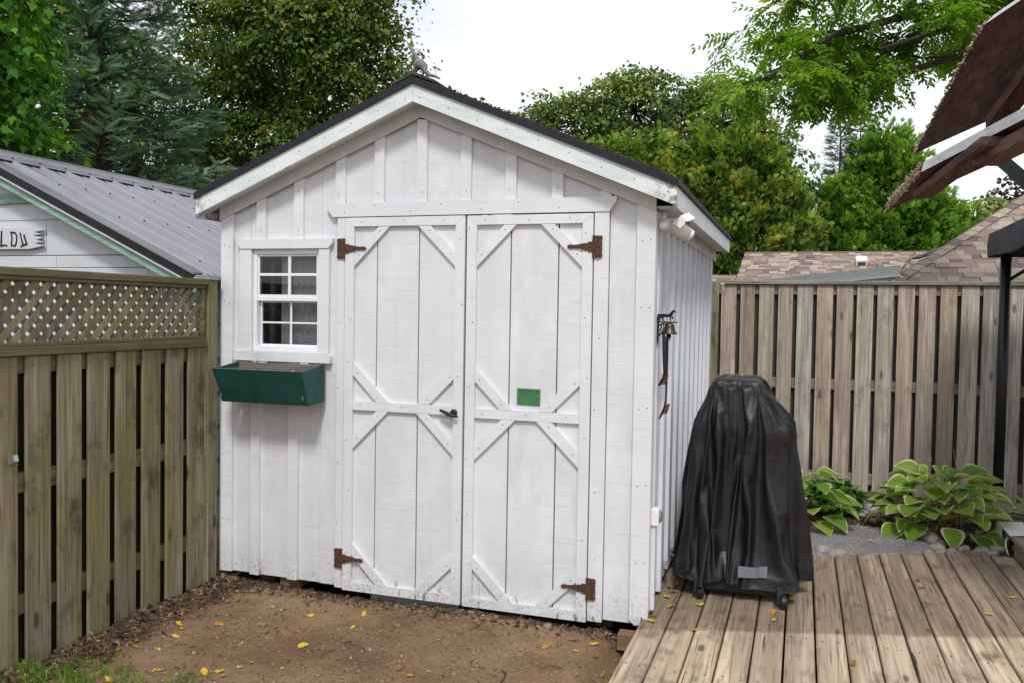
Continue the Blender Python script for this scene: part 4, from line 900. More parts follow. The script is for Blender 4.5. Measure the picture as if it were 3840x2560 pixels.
# ------------------------------------------------------------------ slatted wooden canopy at upper right
wcn = thing('swing_canopy', (1.2, 2.4, DZ), 'slatted canopy of peeling brown planks with green steel brace overhead', 'canopy')
M['plank_b'] = m_wood('dark_brown_stained_wood', [(.105, .056, .043), (.165, .095, .075)], 'y', 0, (.03, .018, .015), 1.2, False, .5, .75)
M['plank_w'] = m_wood('peeling_white_edge', [(.62, .63, .64), (.70, .71, .72)], 'y', 0, (.22, .20, .17), .7, False)
M['fray'] = m_flat('mossy_frayed_end', (.30, .25, .17), .95, 0, .1, .6, .9, 60)
run = Vector((.267, -.964, 0))
def slat(P1, P2, th, length, seed, name='plank', edge=True, tip=0.0):
    """plank whose far end spans P1 (near edge) to P2; runs towards the viewer"""
    rr = random.Random(seed); P1 = Vector(P1); P2 = Vector(P2); wv = P2-P1; nrm = run.cross(wv).normalized()
    if nrm.z < 0: nrm = -nrm
    p = MB(); n = 18; top = []; bot = []
    for i in range(n+1):
        q = P1+wv*i/n-run*(-abs(rr.gauss(0, .006))-.004*(i % 2))+run*tip*(1-i/n); bot.append(q); top.append(q+nrm*th)
    B0 = [P1+run*length, P2+run*length]; T0 = [b+nrm*th for b in B0]
    vs = bot+top+B0+T0; m = n+1
    fs = [tuple(range(n, -1, -1))+(2*m, 2*m+1), tuple(range(m, 2*m))+(2*m+3, 2*m+2)]
    fs += [(i, i+1, i+1+m, i+m) for i in range(n)]+[(0, m, 2*m+2, 2*m), (n, 2*m+1, 2*m+3, n+m)]
    p.add(vs, fs); o = obj(name, p, M['plank_b'], wcn)
    if edge:
        e = MB(); off = -wv.normalized()*.0015
        e.add([P1+run*(tip+.01)+off-nrm*.001, P1+run*length+off-nrm*.001, P1+run*length+off+nrm*(th+.001), P1+run*(tip+.01)+off+nrm*(th+.001)], [(0, 1, 2, 3)]); 
        e.add([P1+run*(tip+.01)+off-nrm*.001-wv.normalized()*.002, P1+run*length+off-nrm*.001-wv.normalized()*.002, P1+run*length+off+nrm*(th+.001)-wv.normalized()*.002, P1+run*(tip+.01)+off+nrm*(th+.001)-wv.normalized()*.002], [(0, 1, 2, 3)])
        obj('painted_edge', e, M['plank_w'], o)
    f = MB()
    for k in range(420):
        q = rr.random(); c = P1+wv*q+run*(tip*(1-q)+rr.uniform(-.012, .006))+nrm*rr.uniform(-.003, th+.004); d = Vector((rr.gauss(0, 1), rr.gauss(0, 1), rr.gauss(0, 1))).normalized()
        f.bar(c, c+d*rr.uniform(.005, .012), rr.uniform(.003, .007), rr.uniform(.003, .006), (.3, .5, .7))
    obj('frayed_end', f, M['fray'], o)
    return o
slat((.394, 2.374, 2.341), (.338, 3.194, 2.180), .034, 2.4, 1)
run = Vector((.267, -.964, .055)); slat((.310, 2.758, 2.051), (.265, 3.268, 1.999), .030, 2.6, 2)
d_ = lambda a, b, w, h, nm='crosspiece', m='plank_b': obj(nm, MB().bar(a, b, w, h), M[m], wcn)
d_((.335, 2.905, 2.006), (.420, 2.34, 2.058), .05, .022); d_((.425, 2.46, 2.032), (.62, 1.75, 2.085), .06, .03); d_((.478, 2.63, 2.160), (.54, 1.95, 2.305), .05, .03)
M['green_steel'] = m_flat('dark_green_steel', (.018, .032, .028), .45, .3, .5, .2)
obj('steel_brace', MB().bar((.47, 2.84, 2.155), (1.15, 2.56, 1.40), .036, .036), M['green_steel'], wcn); obj('post', MB().tube([(1.18, 2.40, DZ+.002), (1.18, 2.40, 2.3)], .028, 10), M['green_steel'], wcn); obj('steel_beam', MB().bar((1.18, 2.40, 2.25), (.75, 1.35, 2.20), .03, .03), M['green_steel'], wcn)

# ------------------------------------------------------------------ covered barbecue on the deck
def bbq_cover():
    """drape a fitted cover over the grill's shape with a short cloth run, return vertices and faces"""
    nT, nS = 150, 76
    keys = [(0.00, 1.275, -.448, -.232, 4.97, 5.43), (0.04, 1.265, -.465, -.215, 4.95, 5.45), (0.27, 1.02, -.575, -.045, 4.83, 5.57), (0.36, .90, -.60, -.03, 4.815, 5.585),
            (0.62, .62, -.67, .035, 4.76, 5.62), (1.00, .185, -.735, .125, 4.70, 5.66)]
    ks = np.array(keys); S = np.linspace(0, 1, nS); G = [np.interp(S, ks[:, 0], ks[:, i]) for i in range(1, 6)]; th = np.linspace(0, 2*np.pi, nT, endpoint=False); V = []
    for i, s_ in enumerate(S):
        z, x0, x1, y0, y1 = (g[i] for g in G); hx, hy = (x1-x0)/2, (y1-y0)/2; tt = np.linspace(0, 2*np.pi, 4000); c, sn_ = np.cos(tt), np.sin(tt)
        ex = np.sign(c)*np.abs(c)**.3*hx; ey = np.sign(sn_)*np.abs(sn_)**.3*hy; L = np.concatenate([[0], np.cumsum(np.hypot(np.diff(ex), np.diff(ey)))]); u = np.linspace(0, L[-1], nT, endpoint=False)
        px = np.interp(u, L, ex); py = np.interp(u, L, ey); nx, ny = np.gradient(py), -np.gradient(px); nl = np.hypot(nx, ny)+1e-9
        w = (.017*np.sin(th*13+2.2*s_+1.3*np.sin(2*th))+.012*np.sin(th*23+1-2.5*s_+np.sin(3*th))+.006*np.sin(th*41+4*s_))*(.55+1.0*s_)*1.35
        V.append(np.stack([(x0+x1)/2+px+nx/nl*w, (y0+y1)/2+py+ny/nl*w, np.full(nT, z)+.010*np.sin(th*7+1)*s_], 1))
    for i in range(nS):
        q = np.clip((S[i]-.45)/.4, 0, 1); dx = V[i][:, 0]+.24; fr0 = V[i][:, 1] < 5.0; V[i][:, 1] += fr0*.06*q*np.exp(-(dx/.14)**2)
    # cap rings
    top = V[0]; cen = top.mean(0); caps = [cen+(top-cen)*q for q in (.25, .5, .75)]
    V = np.concatenate([cen[None]]+[c[None].reshape(-1, 3) for c in caps]+[v for v in V]); nR = nS+3
    F = [(0, 1+k, 1+(k+1) % nT) for k in range(nT)]+[(1+i*nT+k, 1+(i+1)*nT+k, 1+(i+1)*nT+(k+1) % nT, 1+i*nT+(k+1) % nT) for i in range(nR-1) for k in range(nT)]
    me = bpy.data.meshes.new('drape'); me.from_pydata(V.tolist(), [], F); me.update(); ob = bpy.data.objects.new('drape', me); col.objects.link(ob)
    form = MB(); fr_ = [(1.262, -.445, -.235, 4.98, 5.42), (1.25, -.455, -.225, 4.965, 5.435), (1.08, -.47, -.18, 4.95, 5.45), (1.0, -.56, -.065, 4.94, 5.50), (.95, -.565, -.06, 4.94, 5.50), (.92, -.51, -.12, 4.96, 5.47), (.34, -.53, -.10, 4.94, 5.50), (.20, -.62, -.005, 4.86, 5.56), (.10, -.63, .01, 4.84, 5.57)]
    form.v = [p for z, x0, x1, y0, y1 in fr_ for p in ((x0, y0, z), (x1, y0, z), (x1, y1, z), (x0, y1, z))]; form.f = [(0, 1, 2, 3)]+[(4*i+k, 4*i+4+k, 4*i+4+(k+1) % 4, 4*i+(k+1) % 4) for i in range(len(fr_)-1) for k in range(4)]
    fo = bpy.data.objects.new('form', mesh_of('form', form, None)); col.objects.link(fo)
    cm = fo.modifiers.new('c', 'COLLISION'); fo.collision.thickness_outer = .006; fo.collision.cloth_friction = 12
    cl = ob.modifiers.new('cloth', 'CLOTH'); st = cl.settings; st.quality = 5; st.mass = .25; st.tension_stiffness = 60; st.compression_stiffness = 60; st.shear_stiffness = 15; st.bending_stiffness = .12; st.air_damping = 1.5
    st.tension_damping = 8; st.compression_damping = 8; st.shear_damping = 8; cl.collision_settings.distance_min = .006; cl.collision_settings.collision_quality = 3; cl.collision_settings.use_self_collision = False
    cl.point_cache.frame_start = 1; cl.point_cache.frame_end = 60
    for f in range(1, NFR): sc.frame_set(f)
    ev = ob.evaluated_get(bpy.context.evaluated_depsgraph_get()); m2 = ev.to_mesh(); W = np.zeros(len(m2.vertices)*3); m2.vertices.foreach_get('co', W); W = W.reshape(-1, 3).copy(); ev.to_mesh_clear()
    for o_ in (ob, fo): bpy.data.objects.remove(o_, do_unlink=True)
    sc.frame_set(1)
    return W, F, nT, nR
NFR = 26
bq = thing('barbecue', (-.28, 5.05, DZ), 'barbecue grill hidden under a black weatherproof cover on the deck', 'barbecue')
CW, CF, cT, cR = bbq_cover(); cvb = MB(); cvb.v = [tuple(p) for p in CW]; cvb.f = CF
def m_cover():
    t = NT('black_vinyl_cover', .42, .5); b = t.noise(t.P(), 4, 5, .65); f = t.noise(t.P((1, 1, 1)), 55, 4, .6); dd = t.noise(t.P(), 14, 5, .7)
    c = t.mix(t.ramp(b, [(.35, 0), (.7, 1)]), (.004, .004, .005), (.009, .009, .011)); c = t.mix(t.ramp(dd, [(.60, 0), (.80, .16)]), c, (.14, .125, .11))
    return t.end(c, t.ramp(b, [(.3, .32), (.7, .5)]), t.bump(t.mt('ADD', f, t.mt('MULTIPLY', dd, 1.4)), .16, .012))
M['cover'] = m_cover()
o = obj('cover', cvb, M['cover'], bq, smooth=True); ss = o.modifiers.new('smooth', 'SUBSURF'); ss.levels = 1; ss.render_levels = 1
hem = MB(); ring = CW[1+(cR-1)*cT:1+cR*cT]; hem.tube([tuple(p) for p in ring]+[tuple(ring[0])], .0045, 6); obj('hem', hem, M['cover'], o, smooth=True)
def on_cover(x, z):
    d = np.abs(CW[:, 0]-x)/.03+np.abs(CW[:, 2]-z)/.03; k = (d < 2)&(CW[:, 1] < 5.0); return (x, (CW[k, 1].min() if k.any() else 4.78)-.006, z)
st = MB(); n = 8; st.v = [on_cover(-.295+.15*i/n, z) for z in (.215, .272) for i in range(n+1)]; st.f = [(i, i+1, i+n+2, i+n+1) for i in range(n)]
obj('hook_strip', st, m_flat('grey_hook_strip', (.16, .155, .19), .9), o)
M['grill'] = m_flat('black_grill_metal', (.018, .018, .020), .5, .2, .4, .3)
obj('base_shelf', MB().box(-.53, -.085, 4.86, 5.46, .105, .185, .012), M['grill'], bq)
for x, y in ((-.515, 4.84), (-.075, 4.82), (-.50, 5.46), (-.055, 5.46)):
    w_ = thing_ = None
    cst = obj('caster', MB().prism([(y-.015, .185), (y+.025, .185), (y+.014, .112), (y-.035, .105)], x-.014, x+.014, 'x'), M['grill'], bq)
    obj('wheel', MB().lathe([(.012, -.020), (.034, -.018), (.037, -.010), (.037, .010), (.034, .018), (.012, .020)], (x+.018, y-.03, DZ+.0395), (1, .25, 0), 16), M['black_plastic'], cst, smooth=True)
M['yleaf'] = m_leaf('yellow_leaf', [(0, (.66, .46, .05)), (.35, (.72, .50, .03)), (.6, (.60, .30, .03)), (.8, (.36, .15, .04)), (1, (.15, .08, .035))], .25)

# ------------------------------------------------------------------ instanced-geometry helper for foliage
def scatter(name, tv, tf, pos, fwd, nrm, size, tone, mat, parent=None, width=None, **kw):
    """templates tv (k,3) with y along fwd, z along nrm; one mesh"""
    tv = np.asarray(tv, float); tf = np.asarray(tf); N = len(pos); k = len(tv)
    f = fwd/np.linalg.norm(fwd, axis=1, keepdims=True); s_ = np.cross(f, nrm); s_ /= np.linalg.norm(s_, axis=1, keepdims=True)+1e-9; u = np.cross(s_, f)
    w = size if width is None else width
    V = pos[:, None, :]+(tv[None, :, 0:1]*w[:, None, None])*s_[:, None, :]+(tv[None, :, 1:2]*size[:, None, None])*f[:, None, :]+(tv[None, :, 2:3]*size[:, None, None])*u[:, None, :]
    F = (tf[None]+(np.arange(N)*k)[:, None, None]).reshape(-1, tf.shape[1]); T = np.repeat(tone, k)
    me = bpy.data.meshes.new(name); off = np.array(wpos(parent)) if parent else np.zeros(3); V = V.reshape(-1, 3)-off
    me.vertices.add(len(V)); me.vertices.foreach_set('co', V.ravel().astype(np.float32)); me.loops.add(F.size); me.loops.foreach_set('vertex_index', F.ravel().astype(np.int32)); me.polygons.add(len(F))
    me.polygons.foreach_set('loop_start', np.arange(0, F.size, F.shape[1], dtype=np.int32)); me.update(calc_edges=True)
    at = me.attributes.new('tone', 'FLOAT', 'POINT'); at.data.foreach_set('value', T.astype(np.float32)); me.materials.append(mat)
    o = bpy.data.objects.new(name, me); col.objects.link(o)
    if parent: o.parent = parent
    return tag(o, **kw)
nv = lambda n: (lambda a: a/np.linalg.norm(a, axis=1, keepdims=True))(rng.normal(size=(n, 3)))
# maple leaf outline (fan), slightly folded
_ml = [(0, -.1), (.16, .02), (.46, .10), (.34, .26), (.50, .46), (.24, .46), (.20, .60), (0, .98), (-.20, .60), (-.24, .46), (-.50, .46), (-.34, .26), (-.46, .10), (-.16, .02)]
ML_V = [(0, .3, 0)]+[(x, y, .12*abs(x)-.15*max(0, y-.5)) for x, y in _ml]; ML_F = [(0, i+1, (i+1) % 14+1) for i in range(14)]
MS_V = [(0, 0, 0), (.44, .22, .08), (.26, .55, .03), (0, 1, -.08), (-.26, .55, .03), (-.44, .22, .08)]; MS_F = [(0, 1, 2), (0, 2, 3), (0, 3, 4), (0, 4, 5)]
LF_V = [(0, 0, 0), (.5, .35, .05), (.36, .72, .02), (0, 1, -.06), (-.36, .72, .02), (-.5, .35, .05)]; LF_F = MS_F

def branches(mb, p, d, L, r, depth, out, bend=.35, rr=random):
    """recursive limb; collects twig ends"""
    pts = [p]; n = 4; q = Vector(p); dd = Vector(d).normalized()
    for i in range(n):
        dd = (dd+Vector((rr.gauss(0, 1), rr.gauss(0, 1), rr.gauss(0, 1)))*.10+Vector((0, 0, .05))).normalized(); q = q+dd*L/n; pts.append(q.copy())
    mb.tube(pts, [r*(1-.14*i) for i in range(n+1)], 6 if depth > 1 else 4, cap=False)
    if depth == 0: out.append((q, dd)); return
    for k in range(rr.choice((2, 3, 3))):
        a = pts[rr.choice((2, 3, 4))]; nd = (dd+Vector((rr.gauss(0, 1), rr.gauss(0, 1), rr.gauss(0, .6)))*.55).normalized(); branches(mb, a, nd, L*rr.uniform(.6, .8), r*.5, depth-1, out, bend, rr)
    out.append((q, dd))

def leafy_tree(name, label, base, height, blobs, n_tray, per_tray, leaf, mat, bark, tmpl=(MS_V, MS_F), seed=1, tray_r=.55, group=None, tone_bias=None, trunk_r=.22, droop=.35, limbs=9):
    r_ = np.random.default_rng(seed); rr = random.Random(seed)
    t = thing(name, base, label, 'tree', group)
    B = np.array([b[:3] for b in blobs]); Rr = np.array([b[3:6] for b in blobs]); vol = Rr.prod(1); pk = vol/vol.sum()
    wood = MB(); top = Vector((base[0]+.2, base[1], height*.8)); bs = Vector(base)
    wood.tube([bs, bs+(top-bs)*.3+Vector((.05, 0, 0)), bs+(top-bs)*.65, top], [trunk_r, trunk_r*.75, trunk_r*.5, trunk_r*.2], 8)
    idx = r_.choice(len(B), n_tray, p=pk); dirs = r_.normal(size=(n_tray, 3)); dirs /= np.linalg.norm(dirs, axis=1, keepdims=True)
    rad = r_.uniform(.30, 1.0, n_tray)**.5; C = B[idx]+dirs*Rr[idx]*rad[:, None]
    # limbs to blob centres and twigs from there to the trays
    for b in B:
        q = .35+.45*rr.random(); a = bs+(top-bs)*min(.95, max(.2, (b[2]-base[2])/(height)*.75*(.8+.3*q))); e = Vector(b); mid = (a+e)/2+Vector((rr.gauss(0, .2), rr.gauss(0, .2), .15*(e-a).length))
        wood.tube([a, mid, e], [trunk_r*.36, trunk_r*.22, trunk_r*.09], 5, cap=False)
    for i in range(0, n_tray):
        if i % 2 and n_tray > 150: continue
        b = Vector(B[idx[i]]); c = Vector(C[i]); m_ = b+(c-b)*.5+Vector((rr.gauss(0, .12), rr.gauss(0, .12), rr.gauss(0, .1))); wood.tube([b, m_, c], [.028, .016, .006], 3, cap=False)
    obj('trunk', wood, bark, t)
    N = n_tray*per_tray; ti = np.repeat(np.arange(n_tray), per_tray)
    tn = dirs*.55+np.array([0, 0, 1.0])+r_.normal(size=(n_tray, 3))*.25; tn /= np.linalg.norm(tn, axis=1, keepdims=True)
    a = r_.normal(size=(N, 3)); a -= tn[ti]*(a*tn[ti]).sum(1, keepdims=True)*.78; tr = r_.uniform(.55, 1.25, n_tray)*tray_r
    pos = C[ti]+a*.62*tr[ti][:, None]; pos[:, 2] -= droop*.18*(a**2).sum(1)*tr[ti]
    out = pos-C[ti]; out /= np.linalg.norm(out, axis=1, keepdims=True)+1e-6
    fwd = out*.6+r_.normal(size=(N, 3))*.5+np.array([0, 0, -droop]); nm = tn[ti]+r_.normal(size=(N, 3))*.45
    sz = leaf*r_.uniform(.65, 1.25, N); hgt = (a*tn[ti]).sum(1); tone = np.clip(r_.normal(.42, .16, N)+np.repeat(r_.normal(0, .20, n_tray)+.22*(rad-.75), per_tray)+.10*hgt, 0, 1)  # random leaf colour, with lit tops and dark inner gaps painted into tone
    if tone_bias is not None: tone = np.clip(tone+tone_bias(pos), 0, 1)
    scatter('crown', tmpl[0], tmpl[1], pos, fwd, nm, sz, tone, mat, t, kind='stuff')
    return t
M['bark'] = m_wood('dark_bark', [(.052, .042, .034), (.07, .058, .046)], 'z', .2, (.02, .016, .013), 1, False)
M['lf_bright'] = m_leaf('bright_maple_leaf', [(0, (.018, .075, .008)), (.4, (.06, .21, .012)), (.75, (.15, .36, .02)), (1, (.30, .48, .04))], .5)
M['lf_maple'] = m_leaf('autumn_maple_leaf', [(0, (0.027, 0.070, 0.014)), (.35, (0.101, 0.189, 0.027)), (.6, (0.230, 0.284, 0.038)), (.85, (0.459, 0.405, 0.054)), (1, (0.567, 0.270, 0.068))], .42)
M['lf_dark'] = m_leaf('olive_maple_leaf', [(0, (0.039, 0.085, 0.021)), (.4, (0.143, 0.234, 0.047)), (.75, (0.299, 0.377, 0.078)), (1, (0.468, 0.455, 0.104))], .42)
M['lf_locust'] = m_leaf('locust_leaflet', [(0, (.06, .17, .010)), (.5, (.19, .37, .02)), (.85, (.34, .52, .03)), (1, (.64, .52, .04))], .58)
M['lf_cedar1'] = m_leaf('golden_cedar_spray', [(0, (0.018, 0.043, 0.009)), (.22, (0.095, 0.185, 0.028)), (.5, (0.258, 0.403, 0.062)), (.8, (0.493, 0.560, 0.112)), (1, (0.739, 0.482, 0.090))], .4)
M['lf_cedar2'] = m_leaf('green_cedar_spray', [(0, (0.016, 0.052, 0.009)), (.25, (0.098, 0.241, 0.023)), (.55, (0.253, 0.471, 0.052)), (.9, (0.483, 0.621, 0.092)), (1, (0.690, 0.552, 0.081))], .4)
M['lf_spruce'] = m_leaf('blue_spruce_needles', [(0, (.012, .034, .018)), (.35, (.075, .165, .085)), (.7, (.20, .34, .195)), (1, (.36, .50, .32))], .15, .6)
M['lf_plum'] = m_leaf('purple_plum_leaf', [(0, (.045, .022, .022)), (.6, (.095, .050, .048)), (1, (.17, .10, .075))], .25)

# bright green maple at the upper left edge
leafy_tree('maple_tree', 'bright green maple leaning in at the left edge above the garage', (-9.0, 7.6, 0), 6.5,
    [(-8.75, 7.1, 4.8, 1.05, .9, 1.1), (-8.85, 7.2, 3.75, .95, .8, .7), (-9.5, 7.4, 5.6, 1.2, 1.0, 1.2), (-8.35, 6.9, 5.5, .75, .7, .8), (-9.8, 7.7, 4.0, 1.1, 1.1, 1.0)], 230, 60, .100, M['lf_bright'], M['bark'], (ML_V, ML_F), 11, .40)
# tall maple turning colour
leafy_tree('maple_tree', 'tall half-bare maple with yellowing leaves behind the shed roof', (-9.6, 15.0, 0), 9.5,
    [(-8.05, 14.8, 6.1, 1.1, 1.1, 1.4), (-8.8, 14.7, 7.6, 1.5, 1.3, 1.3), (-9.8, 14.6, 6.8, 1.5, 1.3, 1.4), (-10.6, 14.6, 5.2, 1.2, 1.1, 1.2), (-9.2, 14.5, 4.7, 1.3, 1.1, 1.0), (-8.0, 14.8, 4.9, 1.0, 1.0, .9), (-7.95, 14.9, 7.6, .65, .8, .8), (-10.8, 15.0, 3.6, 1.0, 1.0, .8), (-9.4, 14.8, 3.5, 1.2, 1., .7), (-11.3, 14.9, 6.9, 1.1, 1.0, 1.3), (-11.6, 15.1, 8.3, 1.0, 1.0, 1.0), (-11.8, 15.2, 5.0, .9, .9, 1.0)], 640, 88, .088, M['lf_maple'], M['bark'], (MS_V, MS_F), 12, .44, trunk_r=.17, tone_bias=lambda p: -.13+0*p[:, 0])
# filler trees further back on the left
leafy_tree('maple_tree', 'shaded dark maple filling the gap behind the blue spruce', (-15.5, 17.0, 0), 9,
    [(-14.5, 16.5, 5.5, 1.8, 1.5, 2.2), (-13.2, 17.2, 4.2, 1.6, 1.4, 1.4), (-16.5, 16.5, 7.0, 1.8, 1.5, 2.0), (-12.2, 18.0, 6.8, 1.4, 1.4, 1.7)], 330, 34, .15, M['lf_dark'], M['bark'], (MS_V, MS_F), 13, .6)
# round maple over the shed's right roof slope
leafy_tree('maple_tree', 'round olive green maple rising behind the right roof slope', (-4.2, 25.5, 0), 10,
    [(-6.9, 24.0, 6.9, 1.5, 1.2, 1.05), (-4.6, 24.4, 7.35, 1.9, 1.3, 1.15), (-2.4, 25.0, 7.0, 1.7, 1.3, 1.3), (-1.3, 25.4, 5.6, 1.2, 1.2, 1.6), (-5.4, 24.2, 5.4, 2.4, 1.2, 1.2), (-2.8, 24.8, 5.2, 1.8, 1.2, 1.2)], 620, 66, .125, M['lf_dark'], M['bark'], (MS_V, MS_F), 14, .46)
leafy_tree('small_tree', 'yellow green small tree above the house roof at far right', (4.6, 27.5, 0), 5.2, [(4.4, 27.0, 4.3, .75, .7, .65), (5.2, 27.2, 4.6, .5, .6, .5), (4.9, 27.2, 3.6, 1.1, .8, .7)], 90, 34, .12, M['lf_dark'], M['bark'], (LF_V, LF_F), 15, .35, tone_bias=lambda p: .25+0*p[:, 0])
leafy_tree('plum_tree', 'purple-leaved plum tree at the right edge above the roof', (6.6, 30.5, 0), 6.5, [(6.3, 29.8, 5.3, .9, .8, .85), (7.2, 30.0, 5.6, 1.0, .9, 1.0)], 80, 34, .13, M['lf_plum'], M['bark'], (LF_V, LF_F), 16, .4)

# conifers
TW_V = []; TW_F = []
for i in range(9):                                             # needle twig
    y = .08+.10*i; 
    for sx, sz in ((1, .25), (-1, .25), (0, 1)):
        a = len(TW_V); TW_V += [(0, y-.03, 0), (0, y+.03, 0), (sx*.20, y+.17, sz*.16)]; TW_F.append((a, a+1, a+2))
a = len(TW_V); TW_V += [(-.03, 0, 0), (.03, 0, 0), (0, 1.1, 0)]; TW_F.append((a, a+1, a+2))
CS_V = []; CS_F = []
for ang_, l, y0 in ((0, 1.0, 0), (.55, .62, .12), (-.55, .62, .16), (.75, .48, .36), (-.75, .48, .40), (.5, .36, .6), (-.5, .34, .62)):   # flat cedar spray
    a = len(CS_V); dx, dy = math.sin(ang_), math.cos(ang_); px, py = dy*.075, -dx*.075; b0 = (0, y0)
    CS_V += [(b0[0], b0[1], 0), (b0[0]+dx*l*.5+px, b0[1]+dy*l*.5+py, .03), (b0[0]+dx*l, b0[1]+dy*l, -.10*l), (b0[0]+dx*l*.5-px, b0[1]+dy*l*.5-py, .03)]; CS_F += [(a, a+1, a+2), (a, a+2, a+3)]
def spruce(label, base, height, rad, seed, n_br=260, twig=.16, z0=1.5, per=60):
    r_ = np.random.default_rng(seed); rr = random.Random(seed); t = thing('spruce_tree', base, label, 'tree'); bs = Vector(base); wood = MB()
    wood.tube([bs, bs+Vector((0, 0, height*.5)), bs+Vector((0, 0, height))], [.20*rad/2.2, .12*rad/2.2, .01], 8)
    P = []; Fw = []; Nm = []; To = []
    for i in range(n_br):
        h = z0+(height-z0)*(i+rr.random())/n_br; L = rad*(1-(h-base[2])/height)**.8*rr.uniform(.75, 1.1)+.1; az = i*2.399+rr.gauss(0, .3); d = Vector((math.cos(az), math.sin(az), 0))
        pts = [bs+Vector((0, 0, h))+d*L*q+Vector((0, 0, L*(-.32*q+.30*q*q)+.02)) for q in (0, .35, .7, 1)]; wood.tube(pts, [.03*L/2+.006, .02*L/2+.005, .012, .005], 3, cap=False)
        m = int(per*(.25+L/rad)); tone = rr.gauss(.42, .16)
        for k in range(m):
            q = .18+.82*rr.random()**.7; j = min(2, int(q*3)); w = q*3-j if q < 1 else 1; p = pts[j].lerp(pts[min(3, j+1)], min(1, w)); sd_ = rr.choice((-1, 1)); side = Vector((-d.y, d.x, 0))*sd_
            reach = (.10+.30*L*(1-q)*.9)*rr.random(); pp = p+side*reach+Vector((0, 0, -.35*reach+rr.gauss(0, .03)))+d*.4*reach
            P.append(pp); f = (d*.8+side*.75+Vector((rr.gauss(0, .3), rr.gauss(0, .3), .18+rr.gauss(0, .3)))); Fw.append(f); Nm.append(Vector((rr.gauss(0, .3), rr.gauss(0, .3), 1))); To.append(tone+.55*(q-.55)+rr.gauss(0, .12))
    obj('trunk', wood, M['bark'], t); N = len(P)
    scatter('crown', TW_V, TW_F, np.array(P), np.array(Fw), np.array(Nm), twig*r_.uniform(.7, 1.3, N), np.clip(np.array(To), 0, 1), M['lf_spruce'], t, kind='stuff')
spruce('big blue-green spruce behind the metal-roofed garage', (-11.3, 11.6, 0), 10.5, 2.9, 21, 360, .24, 1.6, 62)
spruce('slim far blue spruce with its tip between the cedars, left one', (1.10, 32.6, 0), 8.75, 1.3, 22, 90, .26, 4.0, 34)
spruce('slim far blue spruce with its tip between the cedars, right one', (1.75, 32.6, 0), 8.85, 1.3, 23, 90, .26, 4.0, 34)
def cedar(label, base, height, prof, mat, seed, n=16000, spray=.20, bump=.18, golden=0.0, ry=.8):
    """prof: list of (height fraction, radius)"""
    r_ = np.random.default_rng(seed); t = thing('cedar_tree', base, label, 'tree'); bs = np.array(base); wood = MB(); B0 = Vector(base)
    wood.tube([B0, B0+Vector((0, 0, height*.5)), B0+Vector((0, 0, height*.96))], [.13, .07, .01], 7); pf = np.array(prof)
    nc = n//46; z = r_.uniform(pf[0, 0], .985, nc*2); R0 = np.interp(z, pf[:, 0], pf[:, 1]); k_ = r_.random(nc*2) < (R0/pf[:, 1].max())*.8+.2; z = z[k_][:nc]; R0 = R0[k_][:nc]; nc = len(z); az = r_.uniform(0, 2*np.pi, nc)
    lump = 1+bump*1.6*(vnoise(az*1.9+9, z*7, seed)-.5); q = r_.uniform(.25, 1, nc)**.4; Rc = R0*lump*q; C = bs+np.stack([np.cos(az)*Rc, np.sin(az)*Rc*ry, z*height], 1)
    out = np.stack([np.cos(az), np.sin(az), np.zeros(nc)], 1); axis = out*r_.uniform(.3, .9, (nc, 1))+np.array([0, 0, .75])+r_.normal(size=(nc, 3))*.22; axis /= np.linalg.norm(axis, axis=1, keepdims=True); pl = r_.uniform(.30, .62, nc)
    ci = np.repeat(np.arange(nc), 46); N = len(ci); tt = r_.random(N); wd_ = .15*(1.05-tt)+.02
    pos = C[ci]+axis[ci]*(tt*pl[ci])[:, None]+r_.normal(size=(N, 3))*wd_[:, None]; fwd = axis[ci]+r_.normal(size=(N, 3))*.42+out[ci]*.25; nm = r_.normal(size=(N, 3))+out[ci]*.5
    ctone = r_.normal(0, .15, nc)+.30*(q-.8); tone = np.clip(.36+.42*(tt-.45)+ctone[ci]+r_.normal(0, .10, N)+golden*(r_.random(N) < .06)*.45*(tt > .4)-.05, 0, 1); n = N  # tone paints lit plume tips and shaded insides, besides random golden tips
    # dark limbs
    rr = random.Random(seed)
    for k in range(60):
        h = height*rr.uniform(.2, .92); a_ = rr.uniform(0, 6.28); L = np.interp(h/height, pf[:, 0], pf[:, 1])*.8; wood.tube([B0+Vector((0, 0, h-.2)), B0+Vector((math.cos(a_)*L*.6, math.sin(a_)*L*.6*ry, h)), B0+Vector((math.cos(a_)*L, math.sin(a_)*L*ry, h+.25))], [.02, .012, .004], 3, cap=False)
    obj('trunk', wood, M['bark'], t)
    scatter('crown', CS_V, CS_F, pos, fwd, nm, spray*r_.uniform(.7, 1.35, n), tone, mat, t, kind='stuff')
cedar('broad golden-green cedar directly right of the shed roof', (-1.75, 19.6, 0), 5.45, [(.2, 1.6), (.6, 1.7), (.8, 1.4), (.93, .8), (1, .2)], M['lf_cedar1'], 31, 40000, .135, .2, 1)
cedar('golden-green cedar mostly hidden behind the shed roof ridge', (-3.7, 19.2, 0), 5.35, [(.25, 1.5), (.6, 1.6), (.8, 1.4), (.93, .9), (1, .25)], M['lf_cedar1'], 32, 30000, .135, .2, 1)
cedar('cedar with a ragged top left of the tall green cedar', (.40, 21.0, 0), 4.75, [(.2, 1.15), (.6, 1.05), (.8, .6), (.92, .3), (1, .04)], M['lf_cedar2'], 33, 20000, .135, .25)
cedar('tall fresh green cedar in the middle of the right hedge', (1.70, 21.4, 0), 5.75, [(.15, 1.4), (.5, 1.3), (.72, .85), (.88, .42), (1, .04)], M['lf_cedar2'], 34, 38000, .135, .25)
